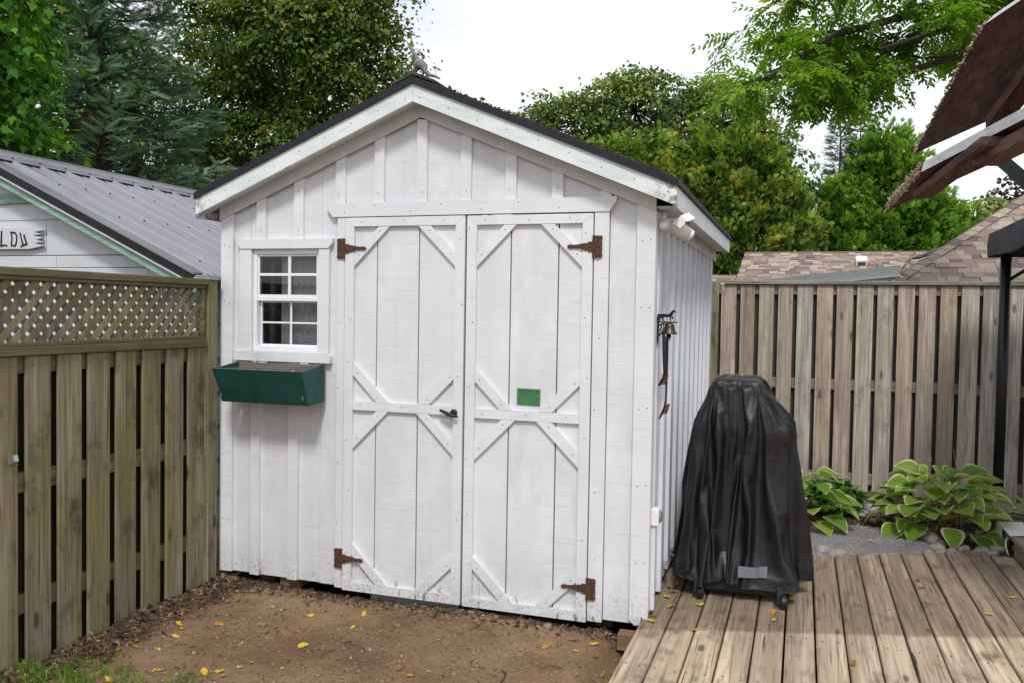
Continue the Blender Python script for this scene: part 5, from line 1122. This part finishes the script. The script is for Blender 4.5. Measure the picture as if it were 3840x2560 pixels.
cedar('lower green cedar at the right end of the hedge', (2.75, 21.8, 0), 4.4, [(.2, 1.05), (.6, .9), (.82, .5), (1, .05)], M['lf_cedar2'], 35, 20000, .135, .25)

# overhanging locust branch at upper right
lt = thing('locust_tree', (4.5, 10.5, 0), 'locust tree branch with feathery leaflets hanging in from upper right', 'tree')
def locust():
    rr = random.Random(5); wood = MB(); base = Vector((4.5, 10.5, 0)); ends = []
    wood.tube([base, base+Vector((-.2, -.1, 2.5)), base+Vector((-.5, -.4, 5.2)), base+Vector((-.9, -.7, 7.0))], [.22, .19, .14, .06], 10)
    mains = [[(4.0, 10.1, 5.0), (2.6, 9.4, 4.85), (1.2, 9.0, 4.55), (.2, 8.65, 4.25), (-.5, 8.4, 3.75)], [(4.0, 10.1, 5.2), (2.5, 9.4, 5.2), (1.0, 9.0, 5.05), (.0, 8.7, 4.75)], [(4.0, 10.1, 4.9), (2.8, 9.5, 4.5), (1.9, 9.2, 4.25), (.9, 8.9, 3.95), (.2, 8.6, 3.72)], [(2.6, 9.4, 4.85), (1.9, 9.1, 4.7), (1.2, 8.9, 4.3), (.6, 8.7, 4.1)], [(4.0, 10.1, 5.3), (2.9, 9.6, 5.6), (1.6, 9.2, 5.5), (.5, 8.9, 5.2)]]
    P = []; Fw = []; Nm = []; Sz = []; To = []
    zl = lambda x: np.interp(x, [-1.2, -.9, -.35, 0, .4, .9, 1.5, 2.5], [3.55, 3.50, 3.80, 3.55, 3.75, 4.0, 4.35, 4.6])
    def leaf(p, d, tone):
        if p.z < zl(p.x)+rr.gauss(0, .05): return
        L = rr.uniform(.20, .30); n = rr.choice((5, 6, 7)); s_ = d.cross(Vector((0, 0, 1))); s_ = s_.normalized() if s_.length > .01 else Vector((1, 0, 0))
        wood.tube([p, p+d*L*.5+Vector((0, 0, -.01)), p+d*L+Vector((0, 0, -.05))], [.0016, .0012, .0008], 3, cap=False)
        roll = rr.gauss(0, .35); s2 = (s_*math.cos(roll)+Vector((0, 0, 1))*math.sin(roll)); up = s2.cross(d)
        for i in range(n):
            q = .2+.8*i/(n-1); b = p+d*L*q+Vector((0, 0, -.05*q*q))
            for sg in (-1, 1):
                P.append(b); Fw.append(s2*sg*.85+d*.55+Vector((rr.gauss(0, .12), rr.gauss(0, .12), -.30+rr.gauss(0, .15)))); Nm.append(up+Vector((rr.gauss(0, .25),)*3)); Sz.append(rr.uniform(.055, .082)); To.append(tone+rr.gauss(0, .1))
        P.append(p+d*L); Fw.append(d+Vector((0, 0, -.3))); Nm.append(up); Sz.append(.07); To.append(tone)
    def spray(p, d, L, r, depth):
        pts = [p]; q = p.copy(); dd = d.copy()
        for i in range(4): dd = (dd+Vector((rr.gauss(0, .16), rr.gauss(0, .16), rr.gauss(0, .10)-.03))).normalized(); q = q+dd*L/4; pts.append(q.copy())
        if q.z < zl(q.x)-.12: return
        wood.tube(pts, [r, r*.8, r*.6, r*.45, r*.25], 4, cap=False); tone = rr.gauss(.45, .15)
        for k in range(11 if depth == 0 else 6):
            a = pts[rr.choice((1, 2, 3, 4))]; leaf(a, (dd*.6+Vector((rr.gauss(0, .8), rr.gauss(0, .8), rr.gauss(-.15, .35)))).normalized(), tone)
        if depth:
            for k in range(4): spray(pts[rr.choice((1, 2, 3, 4))], (dd+Vector((rr.gauss(0, .7), rr.gauss(0, .7), rr.gauss(0, .3)))).normalized(), L*.65, r*.5, depth-1)
    for mi, m in enumerate(mains):
        pts = [Vector(p) for p in m]; n = len(pts); wood.tube(pts, [.055*(1-.8*i/(n-1))+.008 for i in range(n)], 6, cap=False)
        for j in range(1, n):
            for k in range(5):
                a = pts[j-1].lerp(pts[j], rr.random()); d = (pts[j]-pts[j-1]).normalized()
                if a.x > 2.9: continue
                spray(a, (d*.7+Vector((rr.gauss(0, .6), rr.gauss(0, .6), rr.gauss(-.05, .35)))).normalized(), rr.uniform(.5, .9), .011, 1)
    obj('trunk', wood, M['bark'], lt); N = len(P); sz = np.array(Sz)
    scatter('crown', LF_V, LF_F, np.array(P), np.array(Fw), np.array(Nm), sz, np.clip(np.array(To), 0, 1), M['lf_locust'], lt, width=sz*.42, kind='stuff')
    print('locust leaflets', N)
locust()

# ------------------------------------------------------------------ plants in the bed
def hosta_leaf_mesh(name, fold, curl, asp):
    nu, nvv = 9, 9; V = []; T = []; Fc = []
    for i in range(nu):
        s_ = i/(nu-1); w = (math.sin(math.pi*min(1, s_*.97+.03)**.72)**.85)*.5*asp
        for j in range(nvv):
            t_ = -1+2*j/(nvv-1); x = t_*w; rib = .010*math.cos(t_*math.pi*4)*(1-s_)*(1-abs(t_))
            z = fold*abs(t_)**1.3*w+rib-curl*s_*s_+.06*math.sin(s_*3.1); V.append((x, .28+s_, z)); T.append(1-min(1-abs(t_), (1-s_)*2.6+.0, s_*4+.15))
    for i in range(nu-1):
        for j in range(nvv-1): a = i*nvv+j; Fc.append((a, a+1, a+nvv+1, a+nvv))
    b = len(V); V += [(-.012, -.75, -.55), (.012, -.75, -.55), (.016, .30, .0), (-.016, .30, .0)]; T += [.0]*4; Fc.append((b, b+1, b+2, b+3))
    me = bpy.data.meshes.new(name); me.from_pydata(V, [], Fc); me.polygons.foreach_set('use_smooth', [True]*len(Fc)); at = me.attributes.new('tone', 'FLOAT', 'POINT'); at.data.foreach_set('value', T); me.materials.append(M['hosta']); return me
def m_hosta():
    t = NT('variegated_hosta_leaf', .42, .4); a = t.n('ShaderNodeAttribute', attribute_name='tone', out='Fac'); nz = t.noise(t.P((1, 1, 1), True), 5, 3, .6); rd = t.rand()
    e = t.mt('ADD', t.mt('ADD', a, t.mt('MULTIPLY', t.mt('SUBTRACT', nz, .5), .4)), t.mt('MULTIPLY', t.mt('SUBTRACT', t.mt('FRACT', t.mt('MULTIPLY', rd, 7.31)), .5), .16)); g = t.mix(rd, (.20, .42, .05), (.52, .64, .10)); g = t.mix(t.ramp(nz, [(.4, 0), (.7, .4)]), g, (.14, .34, .05))
    c = t.mix(t.ramp(e, [(.78, 0), (.86, 1)]), g, (.95, .92, .50)); wv = t.xyz(t.P())[0]
    rib = t.n('ShaderNodeTexWave', {'Vector': t.P((1, .12, 1)), 'Scale': 7.0, 'Distortion': .4}, wave_type='BANDS'); c = t.mix(t.ramp(rib, [(.0, .35), (.35, 0)]), c, t.mix(1.0, c, (.5, .6, .5), 'MULTIPLY')); t.end(c, None, t.bump(rib, .5, .05))
    tr = t.n('ShaderNodeBsdfTranslucent', {'Color': c}); ms = t.t.nodes.new('ShaderNodeMixShader'); ms.inputs[0].default_value = .48
    t.t.links.new(t.b.outputs[0], ms.inputs[1]); t.t.links.new(tr, ms.inputs[2]); t.t.links.new(ms.outputs[0], t.t.nodes['Material Output'].inputs[0]); return t.m
M['hosta'] = m_hosta()
HM = [hosta_leaf_mesh('leaf', f, c, a) for f, c, a in ((.35, .16, .86), (.18, .24, 1.0), (.5, .10, .80))]
def hosta(label, cx, cy, z, spots, seed):
    rr = random.Random(seed); t = thing('hosta_plant', (cx, cy, z), label, 'plant')
    for az, rad, h, sz in spots:
        d = Vector((math.cos(az), math.sin(az), 0)); p = Vector((cx, cy, z+h))+d*rad
        pit = rr.uniform(-.15, .40)-(.45 if h < .15 else 0); q = Matrix.Rotation(az-math.pi/2, 4, 'Z') @ Matrix.Rotation(pit, 4, 'X') @ Matrix.Rotation(rr.gauss(0, .25), 4, 'Y')
        inst('leaf', rr.choice(HM), t, p, q.to_euler(), (sz, sz, sz))
    return t
rr = random.Random(9); sp_ = []
for k in range(96):
    q = (k+.5)/96; az = k*2.39996+rr.gauss(0, .2); rad = .03+.31*math.sqrt(q)*rr.uniform(.8, 1.1); h = .31*(1-q**1.3)+rr.uniform(-.03, .07)+.03; sp_.append((az, rad, h+.03, rr.uniform(.15, .21)))
h1 = hosta('large variegated hosta with cream-edged leaves against the grey fence', 1.00, 7.06, .045, sp_, 3)
# extra outer leaves leaning over the platform
for a_, r_, h_, s_ in ((.05, .42, .20, .20), (.35, .40, .30, .19), (.6, .36, .34, .17)):
    inst('leaf', HM[1], h1, (1.0+math.cos(a_)*r_, 7.06+math.sin(a_)*r_, .045+h_), (Matrix.Rotation(a_-math.pi/2, 4, 'Z') @ Matrix.Rotation(-.15, 4, 'X')).to_euler(), (s_,)*3)
fs_ = MB()
for x, y, l in ((.93, 7.08, .55), (1.12, 7.05, .62), (1.16, 7.10, .70), (.84, 7.0, .5)):
    fs_.tube([(x, y, .06), (x+jit(.03), y, .06+l*.5), (x+jit(.04), y+jit(.03), .06+l)], [.004, .003, .002], 5)
    for k in range(10): zz = .06+l*(.62+.038*k); fs_.tube([(x, y, zz), (x+jit(.02), y+jit(.02), zz+.012)], [.004, .002], 4)
obj('flower_stalk', fs_, m_flat('dry_flower_stalk', (.26, .17, .10), .9), h1, kind='stuff')
sp2 = []
for k in range(30):
    q = (k+.5)/30; az = k*2.39996; sp2.append((az, .04+.17*math.sqrt(q), .34*(1-q**1.4)+rr.uniform(-.02, .06)+.05, rr.uniform(.16, .22)))
h2 = hosta('variegated hosta partly hidden behind the covered barbecue', .02, 6.86, .045, sp2, 4)
for a_, r_, h_, s_ in ((-.6, .16, .13, .20), (-.25, .20, .20, .19), (-.9, .14, .09, .17)): inst('leaf', HM[1], h2, (.02+math.cos(a_)*r_, 6.86+math.sin(a_)*r_, .045+h_), (Matrix.Rotation(a_-math.pi/2, 4, 'Z') @ Matrix.Rotation(-.2, 4, 'X')).to_euler(), (s_,)*3)
M['lf_bed'] = m_leaf('fresh_green_leaf', [(0, (.020, .080, .010)), (.5, (.055, .180, .018)), (1, (.12, .27, .03))], .3)
def bushy(label, cx, cy, z, r, h, n, leaf, seed):
    r_ = np.random.default_rng(seed); t = thing('leafy_plant', (cx, cy, z), label, 'plant'); a = r_.normal(size=(n, 3)); a /= np.linalg.norm(a, axis=1, keepdims=True); q = r_.uniform(.35, 1, n)**.6
    pos = np.array([cx, cy, z])+a*q[:, None]*np.array([r, r*.8, h])*np.array([1, 1, .5])+np.array([0, 0, h*.5]); pos[:, 2] = np.maximum(pos[:, 2], z+.01)
    st = MB(); rr_ = random.Random(seed)
    for k in range(26): p = pos[rr_.randrange(n)]; st.tube([(cx+rr_.gauss(0, .05), cy+rr_.gauss(0, .05), z-.01), tuple(p)], [.003, .0015], 4, cap=False)
    obj('stem', st, M['lf_bed_stem'], t, kind='stuff')
    scatter('foliage', ML_V, ML_F, pos, a*np.array([1, 1, .3])+r_.normal(size=(n, 3))*.3, np.array([0, 0, 1.0])+r_.normal(size=(n, 3))*.35, leaf*r_.uniform(.7, 1.3, n), np.clip(r_.normal(.5, .22, n), 0, 1), M['lf_bed'], t, kind='stuff')
M['lf_bed_stem'] = m_flat('green_stem', (.06, .11, .03), .7)
bushy('bright green leafy perennial between the two hostas', .28, 7.42, .04, .22, .28, 460, .060, 41)
bushy('low green weed clump at the fence foot beside the perennial', .52, 7.95, .03, .20, .10, 160, .03, 42)
# ------------------------------------------------------------------ stones
def stone_mesh(seed):
    r_ = np.random.default_rng(seed); V = []; F = []; nu, nvv = 9, 14
    ph = r_.uniform(0, 6, 4)
    for i in range(nu):
        a = math.pi*i/(nu-1)
        for j in range(nvv):
            b = 2*math.pi*j/nvv; k = 1+.10*math.sin(2*b+ph[0])+.07*math.sin(3*b+ph[1])*math.sin(a)+.05*math.cos(2*a+ph[2]); V.append((k*math.sin(a)*math.cos(b), k*math.sin(a)*math.sin(b), k*math.cos(a)))
    for i in range(nu-1):
        for j in range(nvv): F.append((i*nvv+j, i*nvv+(j+1) % nvv, (i+1)*nvv+(j+1) % nvv, (i+1)*nvv+j))
    m = MB(); m.v = V; m.f = F; return mesh_of('river_stone', m, M['stone'], smooth=True)
def m_stone():
    t = NT('river_stone', .75, .25); b = t.noise(t.P((1, 1, 1), True), 2.2, 5, .65); s_ = t.noise(t.P((1, 1, 1), True), 14, 3, .7); c = t.ramp(t.rand(), [(0, (.34, .31, .29)), (.3, (.42, .37, .34)), (.55, (.26, .25, .26)), (.8, (.48, .43, .39)), (1, (.30, .25, .23))])
    c = t.mix(t.ramp(b, [(.4, 0), (.7, .6)]), c, (.17, .145, .13)); c = t.mix(t.ramp(s_, [(.60, 0), (.72, .6)]), c, (.60, .57, .54)); return t.end(c, None, t.bump(s_, .3, .1))
M['stone'] = m_stone(); SM = [stone_mesh(k) for k in range(5)]
ST = [(.914, 6.761, .085, 'a'), (.96, 6.653, .055, 'a'), (.885, 6.836, .05, 'a'), (.921, 6.536, .06, 'a'), (1.055, 6.734, .065, 'a'), (1.073, 7.05, .07, 'a'), (1.22, 6.598, .06, 'a'), (1.095, 6.575, .05, 'a'), (1.018, 6.516, .05, 'a'), (.936, 6.444, .06, 'a'), (.858, 6.393, .05, 'a'), (.58, 7.665, .075, 'b'), (.633, 7.774, .055, 'b'), (.649, 7.037, .035, 'b'), (.622, 7.486, .035, 'b'), (.567, 7.806, .05, 'b'), (.675, 7.536, .035, 'b'), (.566, 7.303, .03, 'b'), (.601, 7.343, .03, 'b'), (.546, 7.9, .05, 'b'), (.17, 6.16, .065, 'c'), (.25, 6.08, .07, 'c'), (.024, 6.06, .06, 'c'), (.13, 6.005, .055, 'c'), (-.027, 5.96, .04, 'c'), (1.222, 6.93, .05, 'a'), (1.296, 7.162, .05, 'a'), (1.301, 6.65, .055, 'a'), (1.264, 6.53, .045, 'a'), (.643, 7.335, .03, 'b'), (.488, 7.43, .04, 'b'), (.06, 5.93, .06, 'c'), (.52, 7.55, .04, 'b'), (.70, 7.66, .03, 'b'), (1.16, 6.50, .04, 'a'), (.75, 7.45, .03, 'b')]
LBL = {'a': ('rounded grey river stone among those at the right hosta', 'stones at the right hosta'), 'b': ('small pale stone in the bed near the fence between the plants', 'stones near the fence'), 'c': ('flat stone tucked along the far deck edge beside the barbecue', 'stones along the deck edge')}
for k, (x, y, s_, g) in enumerate(ST):
    r_ = random.Random(k); z = float(ground_z(x, y)) if g != 'c' else .035
    inst('river_stone', SM[k % 5], None, (x, y, z+s_*.30), (r_.gauss(0, .15), r_.gauss(0, .15), r_.uniform(0, 6)), (s_, s_*r_.uniform(.62, .85), s_*r_.uniform(.5, .7)), label=LBL[g][0], cat='stone', group=LBL[g][1])

# ------------------------------------------------------------------ fallen leaves
def fallen_mesh(seed):
    r_ = random.Random(seed); V = []; T = []; n = 9; tv = r_.random()
    for i in range(n):
        s_ = i/(n-1); w = math.sin(math.pi*min(1, s_*.95+.03)**.8)*.26
        for t_ in (-1, 0, 1): V.append((t_*w, s_-.5, .22*abs(t_)*w*r_.uniform(.6, 2.5)+.22*(s_-.5)**2+(.05*math.sin(s_*7+seed) if t_ else 0))); T.append(min(1, max(0, tv+r_.gauss(0, .1))))
    F = [(3*i+j, 3*i+j+1, 3*i+j+4, 3*i+j+3) for i in range(n-1) for j in (0, 1)]
    me = bpy.data.meshes.new('fallen_leaf'); me.from_pydata(V, [], F); at = me.attributes.new('tone', 'FLOAT', 'POINT'); at.data.foreach_set('value', T); me.materials.append(M['yleaf']); return me
FM = [fallen_mesh(k) for k in range(9)]
GL = [(-3.115, 3.886), (-3.20, 3.295), (-2.839, 3.415), (-2.746, 3.424), (-2.86, 3.319), (-2.814, 3.706), (-2.513, 3.685), (-2.71, 4.027), (-2.639, 4.004), (-2.517, 3.781), (-2.429, 3.953), (-2.723, 3.614), (-2.906, 3.49), (-2.939, 3.573), (-3.19, 3.563), (-3.17, 3.491), (-3.005, 3.637), (-2.389, 3.297), (-2.566, 3.378), (-2.359, 3.344), (-2.371, 3.772), (-2.414, 4.06), (-2.268, 3.634), (-2.627, 4.244), (-2.64, 3.954), (-3.195, 4.151), (-2.828, 2.97), (-3.159, 2.918), (-2.722, 3.127), (-2.639, 3.219), (-2.485, 3.175), (-2.39, 3.178), (-2.998, 3.324), (-3.046, 3.262), (-2.194, 4.112), (-2.16, 3.924), (-1.683, 3.501), (-1.559, 3.542), (-1.258, 3.584), (-1.418, 3.857), (-1.248, 3.928), (-1.153, 4.017), (-1.041, 4.138), (-.99, 3.998), (-.928, 4.12), (-.897, 4.03), (-.80, 3.729), (-.80, 3.881), (-.81, 3.984), (-.82, 3.807), (-1.605, 3.435), (-2.66, 3.20), (-2.70, 3.14), (-2.43, 3.21), (-.79, 3.93), (-.84, 3.90), (-.80, 3.65), (-.78, 3.77), (-3.05, 4.18), (-2.95, 4.05)]
for k, (x, y) in enumerate(GL):
    r_ = random.Random(k+100); s_ = r_.choice((.025, .03, .035, .045, .055)); inst('fallen_leaf', FM[k % 9], None, (x, y, float(ground_z(x, y))+.006), (r_.gauss(0, .3), r_.gauss(0, .3), r_.uniform(0, 6)), (s_,)*3, label='small yellow fallen leaf lying on the bare dirt', cat='leaf', group='fallen leaves on the dirt')
for k, (x, y) in enumerate([(-.483, 4.679), (-.015, 4.957), (-.102, 4.702), (-.097, 4.582), (1.15, 6.261), (.696, 5.457), (.978, 5.087), (.26, 4.131), (1.163, 5.454), (-.459, 4.3), (-.69, 4.34), (-.627, 4.598), (-.67, 4.75), (-.64, 4.85), (-.68, 4.92), (-.65, 5.0), (-.69, 4.42)]):
    r_ = random.Random(k+300); s_ = r_.uniform(.04, .06); inst('fallen_leaf', FM[(k*2+1) % 9], None, (x, y, DZ+.008), (r_.gauss(0, .15), r_.gauss(0, .15), r_.uniform(0, 6)), (s_,)*3, label='small yellow fallen leaf lying on the deck planks', cat='leaf', group='fallen leaves on the deck')
for k, (x, y, z) in enumerate([(-.375, 5.0, 1.292), (-.325, 5.02, 1.298)]): inst('fallen_leaf', FM[k], None, (x, y, z), (.1, .1, k*2), (.05,)*3, label='curled yellow leaf on top of the barbecue cover', cat='leaf', group='leaves on the barbecue cover')
inst('fallen_leaf', FM[3], None, (-3.03, 4.30, 1.317), (.2, .3, 1), (.04,)*3, label='single yellow leaf caught above the green flower box', cat='leaf')
inst('fallen_leaf', FM[0], None, (-1.62, 4.27, 2.735), (.2, .4, 1), (.06,)*3, label='single yellow leaf on the shed roof right of the peak', cat='leaf')
bedl = [(.45, 7.15), (.58, 7.05), (.35, 7.1), (.70, 7.20), (.66, 7.24), (1.20, 6.70), (1.25, 6.78), (1.12, 6.68), (1.18, 6.62), (.66, 6.78), (.50, 6.5), (.9, 7.5)]
for k, (x, y) in enumerate(bedl): inst('fallen_leaf', FM[(k*3) % 9], None, (x, y, float(ground_z(x, y))+.012 if not (x < .85 and y < 6.95) else .068), (jit(.2), jit(.2), k), (.05,)*3, label='yellow fallen leaf in the planted bed beyond the deck', cat='leaf', group='fallen leaves in the bed')
# ------------------------------------------------------------------ litter, chips and grass
def litter(name, label, n, xy, size, mat, seed, zoff=.004, flat=.5):
    r_ = np.random.default_rng(seed); x, y = xy(r_, n); z = ground_z(x, y)+zoff; pos = np.stack([x, y, z], 1); fwd = r_.normal(size=(len(x), 3))*np.array([1, 1, .25]); nm = np.array([0, 0, 1.])+r_.normal(size=(len(x), 3))*flat
    scatter(name, [(-.5, 0, -.1), (.5, 0, -.1), (.35, 1, .05), (-.35, 1, .05), (0, .5, .28)], [(0, 1, 4), (1, 2, 4), (2, 3, 4), (3, 0, 4)], pos, fwd, nm, size*r_.uniform(.4, 1.5, len(x)), r_.random(len(x)), mat, None, width=size*r_.uniform(.15, .8, len(x)), label=label, cat='litter', kind='stuff')
M['lit_dark'] = m_leaf('dark_leaf_litter', [(0, (.035, .022, .014)), (.5, (.085, .05, .028)), (.85, (.17, .10, .05)), (1, (.34, .26, .17))], .05, .9)
M['lit_pale'] = m_leaf('dry_chips', [(0, (.16, .11, .07)), (.6, (.28, .20, .13)), (1, (.46, .38, .29))], .05, .9)
M['lit_clod'] = m_leaf('dirt_crumbs', [(0, (.13, .082, .05)), (.6, (.25, .16, .10)), (1, (.38, .27, .17))], .0, .95)
def fence_foot(r_, n): y = r_.uniform(2.6, 4.45, n); x = -3.30+np.abs(r_.normal(0, .11, n)); return x, y
def shed_foot(r_, n): x = r_.uniform(-3.3, -.78, n); y = 4.42-np.abs(r_.normal(0, .10, n)); return x, y
def yard(r_, n): return r_.uniform(-3.28, -.76, n), r_.uniform(2.6, 4.5, n)
def bed(r_, n): x = r_.uniform(-.1, 1.38, n); y = r_.uniform(5.95, 8.4, n); k = (y > 6.3+.5*(x > .9)*0)&((x > .92) | (y > 7.0)); return x[k], y[k]
litter('leaf_litter', 'brown leaf litter heaped along the foot of the left fence', 2600, fence_foot, .028, M['lit_dark'], 51)
litter('leaf_litter', 'dark debris along the bottom edge of the shed', 2200, shed_foot, .022, M['lit_dark'], 52)
litter('wood_chips', 'pale chips and bits scattered over the dirt', 650, yard, .014, M['lit_pale'], 53)
litter('dirt_crumbs', 'small crumbs and clods of soil on the dirt', 7000, yard, .011, M['lit_clod'], 54, .002, .9)
litter('bed_mulch', 'dark mulch and leaf crumbs in the planted bed', 5200, bed, .026, M['lit_dark'], 55)
tw = MB(); rr = random.Random(77)
for k in range(36):
    x = rr.uniform(-3.2, -.8); y = rr.uniform(2.9, 4.4); a = rr.uniform(0, 6.28); l = rr.uniform(.03, .14); z = float(ground_z(x, y))+.006
    tw.tube([(x, y, z), (x+l*.5*math.cos(a), y+l*.5*math.sin(a), z+.006), (x+l*math.cos(a+.3), y+l*math.sin(a+.3), z+.002)], rr.uniform(.0012, .003), 4)
obj('twigs', tw, M['twig'], None, label='thin dry twigs scattered across the dirt', cat='litter', kind='stuff')
cl = MB()
for k in range(24):
    x = rr.uniform(-2.9, -.8); y = rr.uniform(3.3, 4.45); s_ = rr.uniform(.006, .018)*(1.5 if y > 4.2 else 1); z = float(ground_z(x, y)); cl.lathe([(.1*s_, -s_*.6), (.8*s_, -.4*s_), (s_, 0), (.75*s_, .45*s_), (.1*s_, .6*s_)], (x, y, z+.3*s_), (rr.gauss(0, .3), rr.gauss(0, .3), 1), 7)
obj('pebbles', cl, m_flat('brown_pebble', (.22, .165, .12), .9, 0, .2, .4, .4, 40), None, label='brown pebbles and seed pods on the dirt near the shed', cat='pebbles', kind='stuff')
M['grass'] = m_leaf('lawn_grass', [(0, (.05, .12, .016)), (.5, (.13, .26, .03)), (.85, (.24, .36, .055)), (1, (.44, .38, .14))], .4)
def grass():
    r_ = np.random.default_rng(61); n = 26000; x = r_.uniform(-3.32, -1.7, n); y = r_.uniform(2.45, 3.35, n)
    lim = np.interp(x, [-3.4, -3.25, -3.1, -2.8, -2.54, -2.13, -1.9], [3.05, 3.18, 3.24, 3.16, 3.12, 3.12, 3.0]); d = lim+.16*(vnoise(x*9, y*9, 62)-.55)-y; keep = (d > 0)&(r_.random(n) < np.clip(d*3.2, .06, 1)*np.clip(vnoise(x*12, y*12, 63)*1.8-.35, .04, 1)); x, y = x[keep], y[keep]
    xs = r_.uniform(-3.1, -1.0, 90); ys = r_.uniform(3.1, 4.3, 90); cl_ = r_.integers(0, 9, 90); cxs = r_.uniform(-3.1, -1.2, 9); cys = r_.uniform(3.3, 4.3, 9); xs = cxs[cl_]+r_.normal(0, .015, 90); ys = cys[cl_]+r_.normal(0, .015, 90)
    x = np.concatenate([x, xs]); y = np.concatenate([y, ys]); n = len(x); sc_ = np.ones(n); sc_[-90:] = .5
    pos = np.stack([x, y, ground_z(x, y)-.003], 1); fwd = r_.normal(size=(n, 3))*np.array([.55, .55, .12])+np.array([0, 0, .8]); h = r_.uniform(.022, .070, n)*sc_
    scatter('grass', [(-.5, 0, 0), (.5, 0, 0), (.32, .55, .06), (-.32, .55, .06), (0, 1, .28)], [(0, 1, 2), (0, 2, 3), (3, 2, 4)], pos, fwd, r_.normal(size=(n, 3))+np.array([0, -.3, .2]), h, np.clip(r_.normal(.5, .24, n), 0, 1), M['grass'], None, width=np.full(n, .0048)*r_.uniform(.7, 1.5, n), label='patch of green lawn grass in the lower left corner', cat='grass', kind='stuff')
grass()
